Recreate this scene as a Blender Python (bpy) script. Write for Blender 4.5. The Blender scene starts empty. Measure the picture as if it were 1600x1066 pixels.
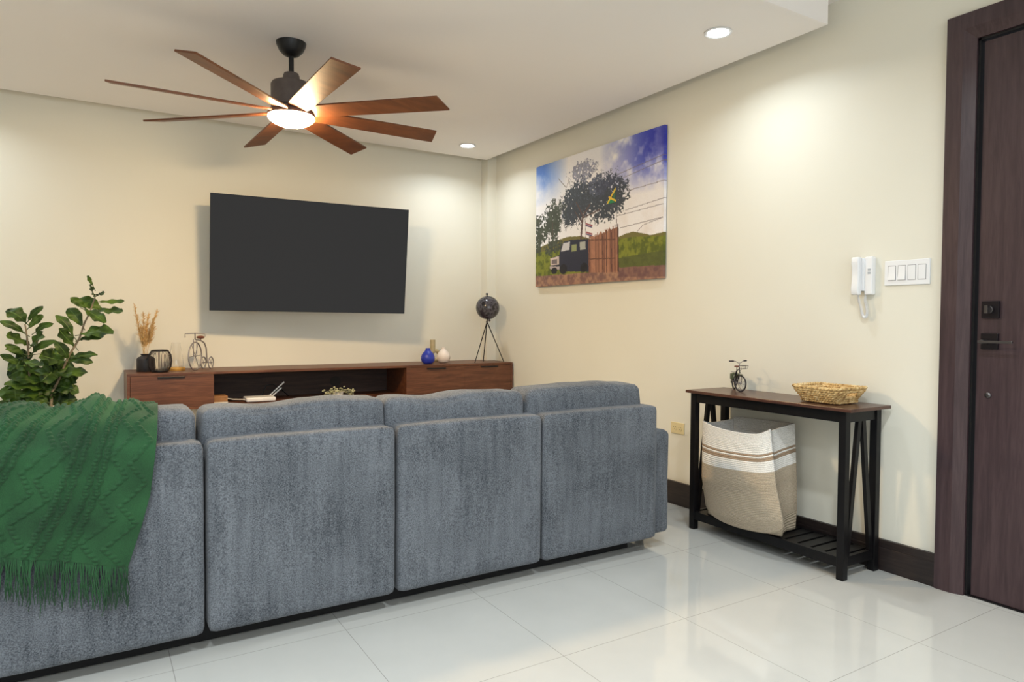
import bpy, bmesh, math, random
import numpy as np
from mathutils import Vector, Matrix, noise
C = bpy.context.scene.collection
random.seed(7)
R = math.radians
# ------------------------------------------------------------------ camera geometry
FPX, YAW, PITCH, ROLL = 1072.17, 0.552158, -0.029896, 0.00619
EYE = Vector((-3.25135, -5.60504, 1.19))
def axes():
    cy, sy = math.cos(YAW), math.sin(YAW)
    f = Vector((sy*math.cos(PITCH), cy*math.cos(PITCH), math.sin(PITCH)))
    r = Vector((cy, -sy, 0)); u = r.cross(f)
    c, s = math.cos(ROLL), math.sin(ROLL)
    return c*r+s*u, c*u-s*r, f
CR, CU, CF = axes()
def at(px, py, ax, val):
    """point seen at photo pixel (px, py) on the plane axis == val"""
    d = CF+(px-800)/FPX*CR-(py-533)/FPX*CU
    return EYE+d*((val-EYE[ax])/d[ax])
cam = bpy.data.cameras.new('camera'); co = bpy.data.objects.new('camera', cam); C.objects.link(co)
m = Matrix((CR, CU, -CF)).transposed().to_4x4(); m.translation = EYE; co.matrix_world = m
cam.sensor_width = 36; cam.lens = FPX*36/1600; cam.clip_start = .05
bpy.context.scene.camera = co
# ------------------------------------------------------------------ materials
def srgb(r, g, b):
    f = lambda c: (c/12.92 if c <= .04045 else ((c+.055)/1.055)**2.4)
    return tuple(f(v/255) for v in (r, g, b))
class NT:
    def __init__(s, name):
        s.m = bpy.data.materials.new(name); s.m.use_nodes = True; s.t = s.m.node_tree
        s.b = s.t.nodes['Principled BSDF']
    def n(s, typ, **kw):
        nd = s.t.nodes.new(typ)
        for k, v in kw.items():
            if k.startswith('i_'):
                k2 = k[2:]; k2 = int(k2) if k2.isdigit() else k2.replace('_', ' ')
                nd.inputs[k2].default_value = v
            else: setattr(nd, k, v)
        return nd
    def l(s, a, b): s.t.links.new(a, b)
    def setp(s, **kw):
        for k, v in kw.items(): s.b.inputs[k.replace('_', ' ')].default_value = v
    def coord(s, kind='Object', scale=(1, 1, 1), rot=(0, 0, 0)):
        tc = s.n('ShaderNodeTexCoord'); mp = s.n('ShaderNodeMapping')
        mp.inputs['Scale'].default_value = scale; mp.inputs['Rotation'].default_value = rot
        s.l(tc.outputs[kind], mp.inputs[0]); return mp.outputs[0]
    def noise(s, vec, scale, detail=4, rough=.5, dist=0):
        nd = s.n('ShaderNodeTexNoise'); nd.inputs['Scale'].default_value = scale; nd.inputs['Detail'].default_value = detail
        nd.inputs['Roughness'].default_value = rough; nd.inputs['Distortion'].default_value = dist
        s.l(vec, nd.inputs['Vector']); return nd.outputs[0]
    def ramp(s, fac, stops):
        nd = s.n('ShaderNodeValToRGB'); e = nd.color_ramp.elements
        while len(e) < len(stops): e.new(.5)
        for el, (p, c) in zip(e, stops): el.position = p; el.color = (*c, 1)
        s.l(fac, nd.inputs[0]); return nd.outputs[0]
    def bump(s, h, strength, dist=.01):
        nd = s.n('ShaderNodeBump'); nd.inputs['Strength'].default_value = strength; nd.inputs['Distance'].default_value = dist
        s.l(h, nd.inputs['Height']); s.l(nd.outputs[0], s.b.inputs['Normal'])
    def col(s, out): s.l(out, s.b.inputs['Base Color'])
def plain(name, c, rough=.5, metal=0, **kw):
    t = NT(name); t.setp(Base_Color=(*c, 1), Roughness=rough, Metallic=metal, **kw); return t.m
def mottled(name, c1, c2, scale, rough=.5, bump=0, metal=0, dist=.003, sc=(1, 1, 1)):
    t = NT(name); v = t.coord(scale=sc); n = t.noise(v, scale, 5)
    t.col(t.ramp(n, [(.3, c1), (.7, c2)])); t.setp(Roughness=rough, Metallic=metal)
    if bump: t.bump(n, bump, dist)
    return t.m
def emis(name, c, strength):
    t = NT(name); t.setp(Base_Color=(.8, .8, .8, 1), Emission_Color=(*c, 1), Emission_Strength=strength); return t.m
def wood(name, c1, c2, c3, grain, rough=.4, axis=0, bump=.05):
    t = NT(name); sc = [1, 1, 1]
    for i in range(3): sc[i] = 1 if i == axis else grain
    v = t.coord(scale=sc); n = t.noise(v, 3, 8, .62, .6); n2 = t.noise(v, 14, 3)
    mx = t.n('ShaderNodeMath', operation='MULTIPLY_ADD'); mx.inputs[1].default_value = .3; t.l(n2, mx.inputs[0]); t.l(n, mx.inputs[2])
    t.col(t.ramp(mx.outputs[0], [(.45, c1), (.62, c2), (.8, c3)])); t.setp(Roughness=rough); t.bump(mx.outputs[0], bump, .002)
    return t.m
M = {}
t = NT('wall_paint'); v = t.coord(); n = t.noise(v, 120, 3); t.setp(Roughness=.62); t.bump(n, .12, .002)
t.col(t.ramp(t.noise(v, 1.3, 2), [(.3, srgb(228, 223, 209)), (.7, srgb(231, 227, 213))])); M['wall'] = t.m
t = NT('ceiling_paint'); v = t.coord(); t.setp(Roughness=.8); t.bump(t.noise(v, 150, 3), .1, .002); t.setp(Base_Color=(*srgb(244, 238, 234), 1)); M['ceil'] = t.m
# floor: polished square tiles with thin joints
t = NT('floor_tile'); tc = t.n('ShaderNodeTexCoord'); sx = t.n('ShaderNodeSeparateXYZ'); t.l(tc.outputs['Object'], sx.inputs[0])
S = .5965
def joint(o, off):
    a = t.n('ShaderNodeMath', operation='MULTIPLY_ADD'); a.inputs[1].default_value = 1/S; a.inputs[2].default_value = -off/S; t.l(o, a.inputs[0])
    p = t.n('ShaderNodeMath', operation='PINGPONG'); p.inputs[1].default_value = .5; t.l(a.outputs[0], p.inputs[0])
    c = t.n('ShaderNodeMath', operation='LESS_THAN'); c.inputs[1].default_value = .0012/S; t.l(p.outputs[0], c.inputs[0]); return c.outputs[0]
mxj = t.n('ShaderNodeMath', operation='MAXIMUM'); t.l(joint(sx.outputs[0], -.636), mxj.inputs[0]); t.l(joint(sx.outputs[1], -3.064), mxj.inputs[1])
base = t.ramp(t.noise(tc.outputs['Object'], 2.5, 6), [(.3, srgb(190, 189, 184)), (.7, srgb(198, 197, 192))])
mx = t.n('ShaderNodeMix', data_type='RGBA'); t.l(mxj.outputs[0], mx.inputs[0]); t.l(base, mx.inputs[6]); mx.inputs[7].default_value = (*srgb(152, 149, 144), 1)
t.col(mx.outputs[2]); t.setp(Roughness=.06, IOR=1.5)
t.bump(mxj.outputs[0], -.15, .002); M['floor'] = t.m
M['darkwood'] = wood('dark_door_wood', srgb(50, 35, 39), srgb(60, 43, 47), srgb(70, 53, 56), 14, .38, 2)
M['basebd'] = wood('dark_baseboard_wood', srgb(28, 22, 22), srgb(38, 30, 29), srgb(48, 39, 36), 16, .4, 1)
M['walnut'] = wood('walnut_wood', srgb(74, 42, 26), srgb(96, 56, 36), srgb(114, 72, 48), 12, .42, 0)
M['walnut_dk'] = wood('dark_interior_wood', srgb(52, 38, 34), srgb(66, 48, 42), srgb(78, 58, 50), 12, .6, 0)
M['tabletop'] = wood('brown_table_wood', srgb(58, 35, 28), srgb(76, 47, 37), srgb(90, 58, 45), 14, .28, 1)
M['black_wood'] = wood('black_painted_wood', srgb(9, 8, 10), srgb(12, 11, 13), srgb(17, 15, 17), 14, .4, 2, .03)
M['blade'] = wood('fan_blade_wood', srgb(84, 46, 24), srgb(104, 58, 30), srgb(120, 70, 38), 3, .45, 0)
M['black'] = plain('black_metal', srgb(24, 23, 25), .4, .3)
M['bronze'] = mottled('dark_bronze_metal', srgb(88, 78, 76), srgb(100, 90, 86), 30, .5, metal=.2)
M['white_plastic'] = plain('white_plastic', srgb(236, 236, 238), .35)
M['ivory'] = plain('ivory_plastic', srgb(226, 208, 160), .4)
M['slot'] = plain('dark_slot', srgb(40, 34, 30), .6)
M['gunmetal'] = plain('black_satin_hardware', srgb(46, 42, 46), .3, .8)
M['chrome'] = plain('polished_metal', srgb(96, 92, 92), .3, .9)
M['silver'] = plain('silver_wire', srgb(150, 144, 144), .4, .4)
M['gold'] = plain('gold_metal', srgb(224, 176, 96), .4, .5)
M['glass'] = plain('clear_glass', (1, 1, 1), .02, Transmission_Weight=1.0, IOR=1.35)
M['blue'] = mottled('cobalt_blue_ceramic', srgb(34, 50, 158), srgb(44, 62, 176), 20, .35)
M['white_cer'] = mottled('white_ceramic', srgb(232, 218, 208), srgb(240, 228, 218), 20, .45)
M['beige_cer'] = mottled('beige_ceramic', srgb(176, 160, 122), srgb(190, 174, 138), 30, .6, .1)
M['black_cer'] = mottled('matt_black_ceramic', srgb(28, 24, 28), srgb(38, 33, 36), 40, .55, .1)
M['straw'] = mottled('dry_straw', srgb(200, 156, 92), srgb(232, 200, 146), 60, .85)
M['string'] = plain('dark_string', srgb(48, 36, 34), .7)
M['brown_leather'] = plain('brown_leather', srgb(112, 62, 44), .5)
M['kraft'] = mottled('kraft_card', srgb(150, 106, 66), srgb(166, 120, 78), 40, .7)
M['paper'] = plain('white_paper', srgb(228, 222, 210), .7)
M['olive'] = mottled('olive_green_paint', srgb(70, 76, 48), srgb(86, 92, 60), 60, .6)
M['rubber'] = plain('dark_rubber', srgb(44, 38, 42), .6)
M['screen'] = NT('screen_dark_grey'); tt = M['screen']; tt.setp(Base_Color=(.004, .004, .004, 1), Roughness=.6, Emission_Color=(*srgb(53, 53, 53), 1), Emission_Strength=.63, Specular_IOR_Level=.0); M['screen'] = tt.m
M['lamp_cool'] = emis('downlight_glow', (.95, .98, 1.0), 14)
M['lamp_warm'] = emis('fan_lamp_glow', (1.0, .72, .39), 222)
M['soil'] = mottled('dark_soil', srgb(40, 30, 24), srgb(66, 50, 38), 60, .9, .4)
M['pot'] = plain('white_pot_glaze', srgb(214, 208, 198), .5)
M['bark'] = mottled('plant_stem_bark', srgb(120, 104, 82), srgb(150, 134, 108), 50, .8, .3)
M['black_wood'].node_tree.nodes['Principled BSDF'].inputs['Specular IOR Level'].default_value = .28
# sofa velvet
t = NT('grey_blue_chenille'); v = t.coord()
a = t.noise(v, 2.6, 5, .6, .8); b = t.noise(v, 210, 3, .8)
v2 = t.coord(scale=(14, 14, 1.2)); c3 = t.noise(v2, 3, 4)
ad = t.n('ShaderNodeMath', operation='MULTIPLY_ADD'); ad.inputs[1].default_value = .95; t.l(b, ad.inputs[0]); am = t.n('ShaderNodeMath', operation='MULTIPLY'); am.inputs[1].default_value = .34; t.l(a, am.inputs[0]); t.l(am.outputs[0], ad.inputs[2])
ad2 = t.n('ShaderNodeMath', operation='MULTIPLY_ADD'); ad2.inputs[1].default_value = .22; t.l(c3, ad2.inputs[0]); t.l(ad.outputs[0], ad2.inputs[2])
t.col(t.ramp(ad2.outputs[0], [(.56, srgb(31, 37, 45)), (.94, srgb(120, 124, 131))]))
t.setp(Roughness=.92, Sheen_Weight=.12, Sheen_Roughness=.5); t.bump(b, .5, .002); M['sofa'] = t.m
M['sofa_dark'] = plain('black_sofa_base', srgb(14, 13, 15), .85)
# knitted throw
t = NT('green_knit_wool'); v = t.coord(); n = t.noise(v, 7, 4); b = t.noise(v, 420, 2)
ad = t.n('ShaderNodeMath', operation='MULTIPLY_ADD'); ad.inputs[1].default_value = .6; t.l(b, ad.inputs[0]); t.l(n, ad.inputs[2])
t.col(t.ramp(ad.outputs[0], [(.45, srgb(6, 36, 16)), (1.0, srgb(36, 84, 46))])); t.setp(Roughness=.95, Sheen_Weight=.08); t.bump(b, .5, .002); M['throw'] = t.m
# fig leaves: veined along UV
t = NT('fig_leaf'); tc = t.n('ShaderNodeTexCoord'); sx = t.n('ShaderNodeSeparateXYZ'); t.l(tc.outputs['UV'], sx.inputs[0])
n = t.noise(t.coord(), 9, 4)
va = t.n('ShaderNodeMath', operation='ABSOLUTE'); vs = t.n('ShaderNodeMath', operation='SUBTRACT'); vs.inputs[1].default_value = .5; t.l(sx.outputs[1], vs.inputs[0]); t.l(vs.outputs[0], va.inputs[0])
lt = t.n('ShaderNodeMath', operation='LESS_THAN'); lt.inputs[1].default_value = .022; t.l(va.outputs[0], lt.inputs[0])
mx = t.n('ShaderNodeMix', data_type='RGBA'); t.l(lt.outputs[0], mx.inputs[0])
t.l(t.ramp(n, [(.35, srgb(28, 50, 18)), (.74, srgb(90, 120, 38))]), mx.inputs[6]); mx.inputs[7].default_value = (*srgb(96, 124, 58), 1)
geo = t.n('ShaderNodeNewGeometry'); mb = t.n('ShaderNodeMix', data_type='RGBA'); t.l(geo.outputs['Backfacing'], mb.inputs[0]); t.l(mx.outputs[2], mb.inputs[7]); mb.inputs[6].default_value = (*srgb(84, 98, 62), 1)
t.col(mb.outputs[2]); t.setp(Roughness=.5, Specular_IOR_Level=.35); M['leaf'] = t.m
M['euca'] = mottled('pale_green_leaf', srgb(150, 150, 110), srgb(196, 192, 160), 40, .6)
# woven tray
t = NT('woven_seagrass'); v = t.coord(); n = t.noise(v, 55, 3); t.col(t.ramp(n, [(.3, srgb(150, 112, 64)), (.5, srgb(206, 170, 112)), (.7, srgb(234, 208, 158))])); t.setp(Roughness=.7); t.bump(t.noise(v, 180, 3), .6, .003); M['seagrass'] = t.m
# rope bag: bands by UV v, coil ridges
t = NT('coiled_cotton_rope'); tc = t.n('ShaderNodeTexCoord'); sx = t.n('ShaderNodeSeparateXYZ'); t.l(tc.outputs['UV'], sx.inputs[0])
rp = t.n('ShaderNodeValToRGB'); rp.color_ramp.interpolation = 'CONSTANT'; e = rp.color_ramp.elements
tan, cream, tan2 = srgb(188, 172, 150), srgb(240, 236, 230), srgb(166, 142, 118)
st = [(0, tan), (.655, cream), (.735, tan2), (.765, cream), (.775, tan2), (.79, cream)]
while len(e) < len(st): e.new(.5)
for el, (p, c) in zip(e, st): el.position = p; el.color = (*c, 1)
t.l(sx.outputs[1], rp.inputs[0])
sp = t.noise(t.coord(), 230, 2); mm = t.n('ShaderNodeMix', data_type='RGBA', blend_type='MULTIPLY'); mm.inputs[0].default_value = .45
t.l(rp.outputs[0], mm.inputs[6]); t.l(t.ramp(sp, [(.3, (.5, .47, .42)), (.6, (1, 1, 1))]), mm.inputs[7]); t.col(mm.outputs[2])
w = t.n('ShaderNodeMath', operation='MULTIPLY'); w.inputs[1].default_value = 72; t.l(sx.outputs[1], w.inputs[0])
pp = t.n('ShaderNodeMath', operation='PINGPONG'); pp.inputs[1].default_value = .5; t.l(w.outputs[0], pp.inputs[0])
t.setp(Roughness=.9); t.bump(pp.outputs[0], .6, .008); M['rope'] = t.m
# canvas print: colours stored per vertex
t = NT('canvas_print'); at_ = t.n('ShaderNodeAttribute'); at_.attribute_name = 'print'; t.col(at_.outputs['Color']); t.setp(Roughness=.55)
t.bump(t.noise(t.coord(), 600, 2), .1, .001); M['print'] = t.m
t = NT('globe_map'); v = t.coord(); n = t.noise(v, 14, 5, .6); t.col(t.ramp(n, [(.45, srgb(30, 28, 34)), (.52, srgb(92, 88, 96)), (.56, srgb(52, 48, 56))])); t.setp(Roughness=.18); M['globe'] = t.m
# ------------------------------------------------------------------ mesh helper
OFF = {}
class MB:
    def __init__(s): s.v = []; s.f = []; s.uv = None
    def add(s, vs, fs):
        k = len(s.v); s.v += [Vector(p) for p in vs]; s.f += [[k+i for i in f] for f in fs]; return s
    def box(s, a, b):
        x0, y0, z0 = (min(p, q) for p, q in zip(a, b)); x1, y1, z1 = (max(p, q) for p, q in zip(a, b))
        return s.add([(x0,y0,z0),(x1,y0,z0),(x1,y1,z0),(x0,y1,z0),(x0,y0,z1),(x1,y0,z1),(x1,y1,z1),(x0,y1,z1)],
                     [(0,3,2,1),(4,5,6,7),(0,1,5,4),(1,2,6,5),(2,3,7,6),(3,0,4,7)])
    def bar(s, p, q, w, h, up=(0, 0, 1)):
        p, q = Vector(p), Vector(q); d = (q-p).normalized(); sd = d.cross(Vector(up)).normalized(); u = sd.cross(d)
        vs = [e+sd*(a*w/2)+u*(b*h/2) for e in (p, q) for a, b in ((-1,-1),(1,-1),(1,1),(-1,1))]
        return s.add(vs, [(0,1,2,3),(7,6,5,4),(0,4,5,1),(1,5,6,2),(2,6,7,3),(3,7,4,0)])
    def prism(s, pts, ax, a, b):
        """polygon pts (2D in the other two axes, cyclic order) extruded along ax from a to b"""
        def mk(p, t):
            l = [p[0], p[1]]; l.insert(ax, t); return l
        n = len(pts); return s.add([mk(p, a) for p in pts]+[mk(p, b) for p in pts],
            [list(range(n))[::-1], list(range(n, 2*n))]+[(i, (i+1) % n, n+(i+1) % n, n+i) for i in range(n)])
    def tube(s, pts, r, n=8, closed=False, cap=True):
        pts = [Vector(p) for p in pts]; N = len(pts); rs = r if isinstance(r, (list, tuple)) else [r]*N
        vs = []; pu = None
        for i, p in enumerate(pts):
            if closed: d = pts[(i+1) % N]-pts[i-1]
            else: d = pts[min(i+1, N-1)]-pts[max(i-1, 0)]
            d.normalize()
            if pu is None: pu = d.orthogonal().normalized()
            pu = (pu-d*pu.dot(d)); pu = pu.normalized() if pu.length > 1e-6 else d.orthogonal().normalized()
            w = d.cross(pu)
            vs += [p+(pu*math.cos(2*math.pi*k/n)+w*math.sin(2*math.pi*k/n))*rs[i] for k in range(n)]
        fs = []
        for i in range(N if closed else N-1):
            j = (i+1) % N
            fs += [(i*n+k, i*n+(k+1) % n, j*n+(k+1) % n, j*n+k) for k in range(n)]
        if not closed and cap: fs += [list(range(n))[::-1], list(range((N-1)*n, N*n))]
        return s.add(vs, fs)
    def lathe(s, prof, c=(0, 0, 0), n=32, axis=None, cap=True):
        """prof list of (r, z) from bottom to top"""
        c = Vector(c); q = Vector((0, 0, 1)).rotation_difference(Vector(axis)) if axis is not None else None
        vs = []
        for r, z in prof:
            for k in range(n):
                p = Vector((r*math.cos(2*math.pi*k/n), r*math.sin(2*math.pi*k/n), z))
                vs.append(c+(q @ p if q else p))
        N = len(prof); fs = [(i*n+k, i*n+(k+1) % n, (i+1)*n+(k+1) % n, (i+1)*n+k) for i in range(N-1) for k in range(n)]
        if cap:
            if prof[0][0] > 1e-5: fs.append(list(range(n))[::-1])
            if prof[-1][0] > 1e-5: fs.append(list(range((N-1)*n, N*n)))
        return s.add(vs, fs)
    def ring(s, c, R_, r, n=28, m=8, ax=(0, 0, 1)):
        q = Vector((0, 0, 1)).rotation_difference(Vector(ax)); c = Vector(c)
        return s.tube([c+q @ Vector((R_*math.cos(2*math.pi*k/n), R_*math.sin(2*math.pi*k/n), 0)) for k in range(n)], r, m, True)
    def ball(s, c, r, n=16, sc=(1, 1, 1)):
        k = len(s.v); s.lathe([(r*math.sin(math.pi*i/n) if 0 < i < n else 1e-5, -r*math.cos(math.pi*i/n)) for i in range(n+1)], (0, 0, 0), n*2)
        for i in range(k, len(s.v)): p = s.v[i]; s.v[i] = Vector(c)+Vector((p.x*sc[0], p.y*sc[1], p.z*sc[2]))
        return s
    def grid(s, P, nu, nv, closed=False):
        k = len(s.v); s.v += [Vector(P(i, j)) for i in range(nu) for j in range(nv)]
        for i in range(nu if closed else nu-1):
            for j in range(nv-1):
                a = (i+1) % nu; s.f.append([k+i*nv+j, k+a*nv+j, k+a*nv+j+1, k+i*nv+j+1])
        return s
    def build(s, name, mat, parent=None, smooth=None, bevel=0, seg=2, solid=0, sub=0):
        off = OFF.get(parent.name, Vector()) if parent else Vector()
        me = bpy.data.meshes.new(name); me.from_pydata([p-off for p in s.v], [], s.f); me.validate(); me.update()
        if s.uv:
            ul = me.uv_layers.new(name='UVMap')
            for l in me.loops: ul.data[l.index].uv = s.uv[l.vertex_index]
        me.materials.append(mat); o = bpy.data.objects.new(name, me); C.objects.link(o)
        if smooth is not None:
            me.shade_smooth()
            if smooth < 180: me.set_sharp_from_angle(angle=R(smooth))
        if parent: o.parent = parent; OFF[o.name] = off
        if bevel:
            b = o.modifiers.new('bevel', 'BEVEL'); b.width = bevel; b.segments = seg; b.limit_method = 'ANGLE'; b.angle_limit = R(40); b.harden_normals = False
        if solid:
            b = o.modifiers.new('solid', 'SOLIDIFY'); b.thickness = solid; b.offset = 0
        if sub:
            b = o.modifiers.new('sub', 'SUBSURF'); b.levels = sub; b.render_levels = sub
        return o
def tag(o, label, cat, group=None):
    o['label'] = label; o['category'] = cat
    if group: o['group'] = group
    return o
def thing(name, label, cat, loc=(0, 0, 0), rot=None, group=None):
    """Empty at a thing's base; its parts are given in world coordinates unless rot is given (then local)"""
    o = bpy.data.objects.new(name, None); C.objects.link(o); o.location = loc; o.empty_display_size = .1
    if rot: o.rotation_euler = rot; OFF[o.name] = Vector()
    else: OFF[o.name] = Vector(loc)
    return tag(o, label, cat, group)
def struct(o): o['kind'] = 'structure'; return o
def part(name, mb, mat, parent, **kw): return mb.build(name, mat, parent, **kw)
# ------------------------------------------------------------------ room shell
YB, ZS, ZU = .09, 2.666, 2.823          # back wall, dropped ceiling, upper ceiling
XL, YF = -7.2, -9.2
D0, D1, DZ = -4.004, -5.24, 2.522       # door casing outer edges
struct(MB().box((XL-.1, YF-.1, -.1), (.12, YB+.1, 0)).build('floor', M['floor']))
struct(MB().box((XL-.1, YB, 0), (.12, YB+.1, ZU)).build('wall_back', M['wall']))
w = MB(); do, dc, dt = D0-.05, D1+.05, DZ-.05
w.box((0, YB, 0), (.12, do, ZU)).box((0, do, dt), (.12, dc, ZU)).box((0, dc, 0), (.12, YF-.1, ZU))
struct(w.build('wall_right', M['wall']))
struct(MB().box((XL-.1, YF-.1, 0), (XL, YB, ZU)).build('wall_left', M['wall']))
WX0, WX1, WZ0, WZ1 = -5.6, -1.2, .95, 2.35     # added unseen window behind the camera, put in for soft cool light
wf = MB().box((XL, YF-.1, 0), (0, YF, WZ0)).box((XL, YF-.1, WZ1), (0, YF, ZU)).box((XL, YF-.1, WZ0), (WX0, YF, WZ1)).box((WX1, YF-.1, WZ0), (0, YF, WZ1))
struct(wf.build('wall_front', M['wall']))
wn = MB()
for a_, b_ in (((WX0, WZ0), (WX1, WZ0+.05)), ((WX0, WZ1-.05), (WX1, WZ1)), ((WX0, WZ0), (WX0+.05, WZ1)), ((WX1-.05, WZ0), (WX1, WZ1)), (((WX0+WX1)/2-.03, WZ0), ((WX0+WX1)/2+.03, WZ1))):
    wn.box((a_[0], YF-.08, a_[1]), (b_[0], YF-.03, b_[1]))
struct(wn.build('added_window', M['white_plastic']))  # frame of the added window, out of view
l_ = bpy.data.lights.new('added_daylight_fill', 'AREA'); l_.shape = 'RECTANGLE'; l_.size = WX1-WX0; l_.size_y = WZ1-WZ0; l_.energy = 58; l_.color = (.84, .94, 1.0)  # added area lamp, cool fill for the sofa back and ceiling
lo_ = bpy.data.objects.new('added_daylight_fill', l_); C.objects.link(lo_); lo_.location = ((WX0+WX1)/2, YF-.12, (WZ0+WZ1)/2); lo_.rotation_euler = (R(90), 0, 0)
struct(MB().box((XL-.1, YF-.1, ZU), (.12, YB+.1, ZU+.1)).build('ceiling', M['ceil']))
struct(MB().box((-6.6, -3.487, ZS), (-.12, -.055, ZU)).build('ceiling', M['ceil']))
struct(MB().box((-.092, -.03, 0), (0, YB, ZU)).build('trim_1', M['wall']))
bb = MB().box((-.02, YB, 0), (0, D0, .149)); bb.box((-.024, YB, .0), (-.02, D0, .112))
struct(bb.build('baseboard_right', M['basebd'], bevel=.002))
struct(MB().box((XL, YB-.02, 0), (-.095, YB, .149)).build('baseboard_back', M['basebd'], bevel=.002))
# ------------------------------------------------------------------ door
door = thing('door_1', 'dark brown panelless entrance door in a wide mitred casing', 'door', (0, -4.62, 0)); door['kind'] = 'structure'
cw = .114
def casing(m, pa, pb, inward, miter):
    pass
fr = MB()
# mitred casing with an inner chamfer: profile offsets from outer edge (w) and projection (x)
prof = [(0, 0), (0, -.03), (.066, -.03), (cw, -.012), (cw, .05), (.05, .05), (.05, 0)]
loops = []
for (y, z, sy, sz) in ((D0, 0, -1, 0), (D0, DZ, -1, -1), (D1, DZ, 1, -1), (D1, 0, 1, 0)):
    loops.append([(x, y+sy*w_, z+sz*w_) for w_, x in prof])
n = len(prof); vs = [p for l in loops for p in l]; fs = []
for i in range(3): fs += [(i*n+k, i*n+(k+1) % n, (i+1)*n+(k+1) % n, (i+1)*n+k) for k in range(n)]
fs += [list(range(n))[::-1], list(range(3*n, 4*n))]
fr.add(vs, fs); part('casing', fr, M['darkwood'], door)
gap_strip = MB(); jy0, jy1, jz = D0-cw, D1+cw, DZ-cw
for a, b in (((.0, jy0+.001, 0), (.05, jy0-.010, jz)), ((.0, jy1-.001, 0), (.05, jy1+.010, jz)), ((.0, jy0, jz+.001), (.05, jy1, jz-.010))): gap_strip.box(a, b)
part('gap_shade_strip', gap_strip, M['black'], door)  # black strips stand in for the dark gap around the leaf
leaf = MB().box((.012, jy0-.018, .006), (.056, jy1+.018, jz-.016)); part('door_leaf', leaf, M['darkwood'], door, bevel=.002)
part('threshold', MB().box((.0, jy0, 0), (.058, jy1, .005)), M['black'], door)
def plate(y0, y1, z0, z1, x=.012, tk=.012): return MB().box((x-tk, y0, z0), (x, y1, z1))
db = part('deadbolt_plate', plate(-4.155, -4.222, 1.213, 1.285), M['gunmetal'], door, bevel=.002)
part('thumb_turn', MB().lathe([(.016, 0), (.016, .012)], (0, -4.188, 1.248), 16, (-1, 0, 0)).box((-.036, -4.180, 1.232), (-.012, -4.194, 1.266)), M['chrome'], db, bevel=.002)
hp = part('handle_plate', plate(-4.155, -4.220, 1.080, 1.148), M['gunmetal'], door, bevel=.002)
part('lever', MB().tube([(0, -4.178, 1.113), (-.045, -4.178, 1.113)], .010, 12).box((-.054, -4.165, 1.107), (-.044, -4.296, 1.118)), M['chrome'], hp, bevel=.003)
part('keyhole', MB().lathe([(.0001, 0), (.012, 0), (.012, .006), (.006, .010), (.0001, .010)], (.012, -4.185, .884), 20, (-1, 0, 0)), M['chrome'], door, smooth=30)
# ------------------------------------------------------------------ downlights and added fill lamps
def downlight(x, y, label):
    r = thing('downlight', label, 'ceiling light', (x, y, ZS), group='recessed downlights')
    part('trim_ring', MB().lathe([(.055, 0), (.068, -.002), (.070, -.006), (.064, -.009), (.054, -.006), (.054, 0)][::-1], (x, y, ZS), 40, cap=False), M['white_plastic'], r, smooth=40)
    part('lens', MB().lathe([(.0001, -.006), (.055, -.006), (.055, -.001), (.0001, -.001)], (x, y, ZS), 40), M['lamp_cool'], r)
downlight(-.508, -3.136, 'round recessed downlight at the near end of the dropped ceiling, above the right wall')
downlight(-.519, -.435, 'round recessed downlight in the far corner of the dropped ceiling, above the globe')
def area(x, y, z, power, col=(.92, .975, 1.0), r=.055, spread=132):
    l = bpy.data.lights.new('downlight_and_fill_lamp', 'AREA'); l.shape = 'DISK'; l.size = 2*r; l.energy = power; l.color = col; l.spread = R(spread)
    o = bpy.data.objects.new('downlight_and_fill_lamp', l); C.objects.link(o); o.location = (x, y, z-.008); return o
DLP = 18.5
for x, y in ((-.508, -3.136), (-.519, -.435), (-4.15, -.435), (-4.15, -3.136)): area(x, y, ZS, 4.3, (.84, .94, 1.0), spread=150)  # left pair unseen: far one inferred from wall glow, near one added
for x, y in ((-1.8, -4.8), (-3.5, -4.8), (-5.2, -4.8), (-1.8, -6.9), (-3.5, -6.9), (-5.2, -6.9)): area(x, y, ZU, 17.5, (.86, .95, 1.0), spread=150)  # unseen lamps behind the camera, added to fill the room with cool light
# ------------------------------------------------------------------ ceiling fan
fx, fy = -2.317, -1.82
fan = thing('ceiling_fan', 'large dark ceiling fan with eight brown blades and a glowing round lamp', 'ceiling fan', (fx, fy, ZS))
part('canopy', MB().lathe([(.020, 2.592), (.040, 2.600), (.062, 2.622), (.075, 2.650), (.078, ZS)], (fx, fy, 0), 40), M['black'], fan, smooth=40)
part('downrod', MB().lathe([(.0135, 2.47), (.0135, 2.60)], (fx, fy, 0), 20), M['black'], fan, smooth=40)
part('collar', MB().lathe([(.043, 2.452), (.043, 2.488), (.037, 2.503), (.0135, 2.505)], (fx, fy, 0), 32), M['bronze'], fan, smooth=40)
part('motor_housing', MB().lathe([(.095, 2.318), (.104, 2.323), (.105, 2.438), (.098, 2.450), (.040, 2.455)], (fx, fy, 0), 48), M['bronze'], fan, smooth=40)
part('blade_hub', MB().lathe([(.112, 2.272), (.122, 2.276), (.122, 2.290), (.10, 2.318)], (fx, fy, 0), 48), M['bronze'], fan, smooth=40)
part('lamp_lens', MB().lathe([(.0001, 2.218), (.03, 2.220), (.06, 2.227), (.09, 2.239), (.112, 2.254), (.120, 2.265), (.118, 2.273)], (fx, fy, 0), 48), M['lamp_warm'], fan, smooth=60)
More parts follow.
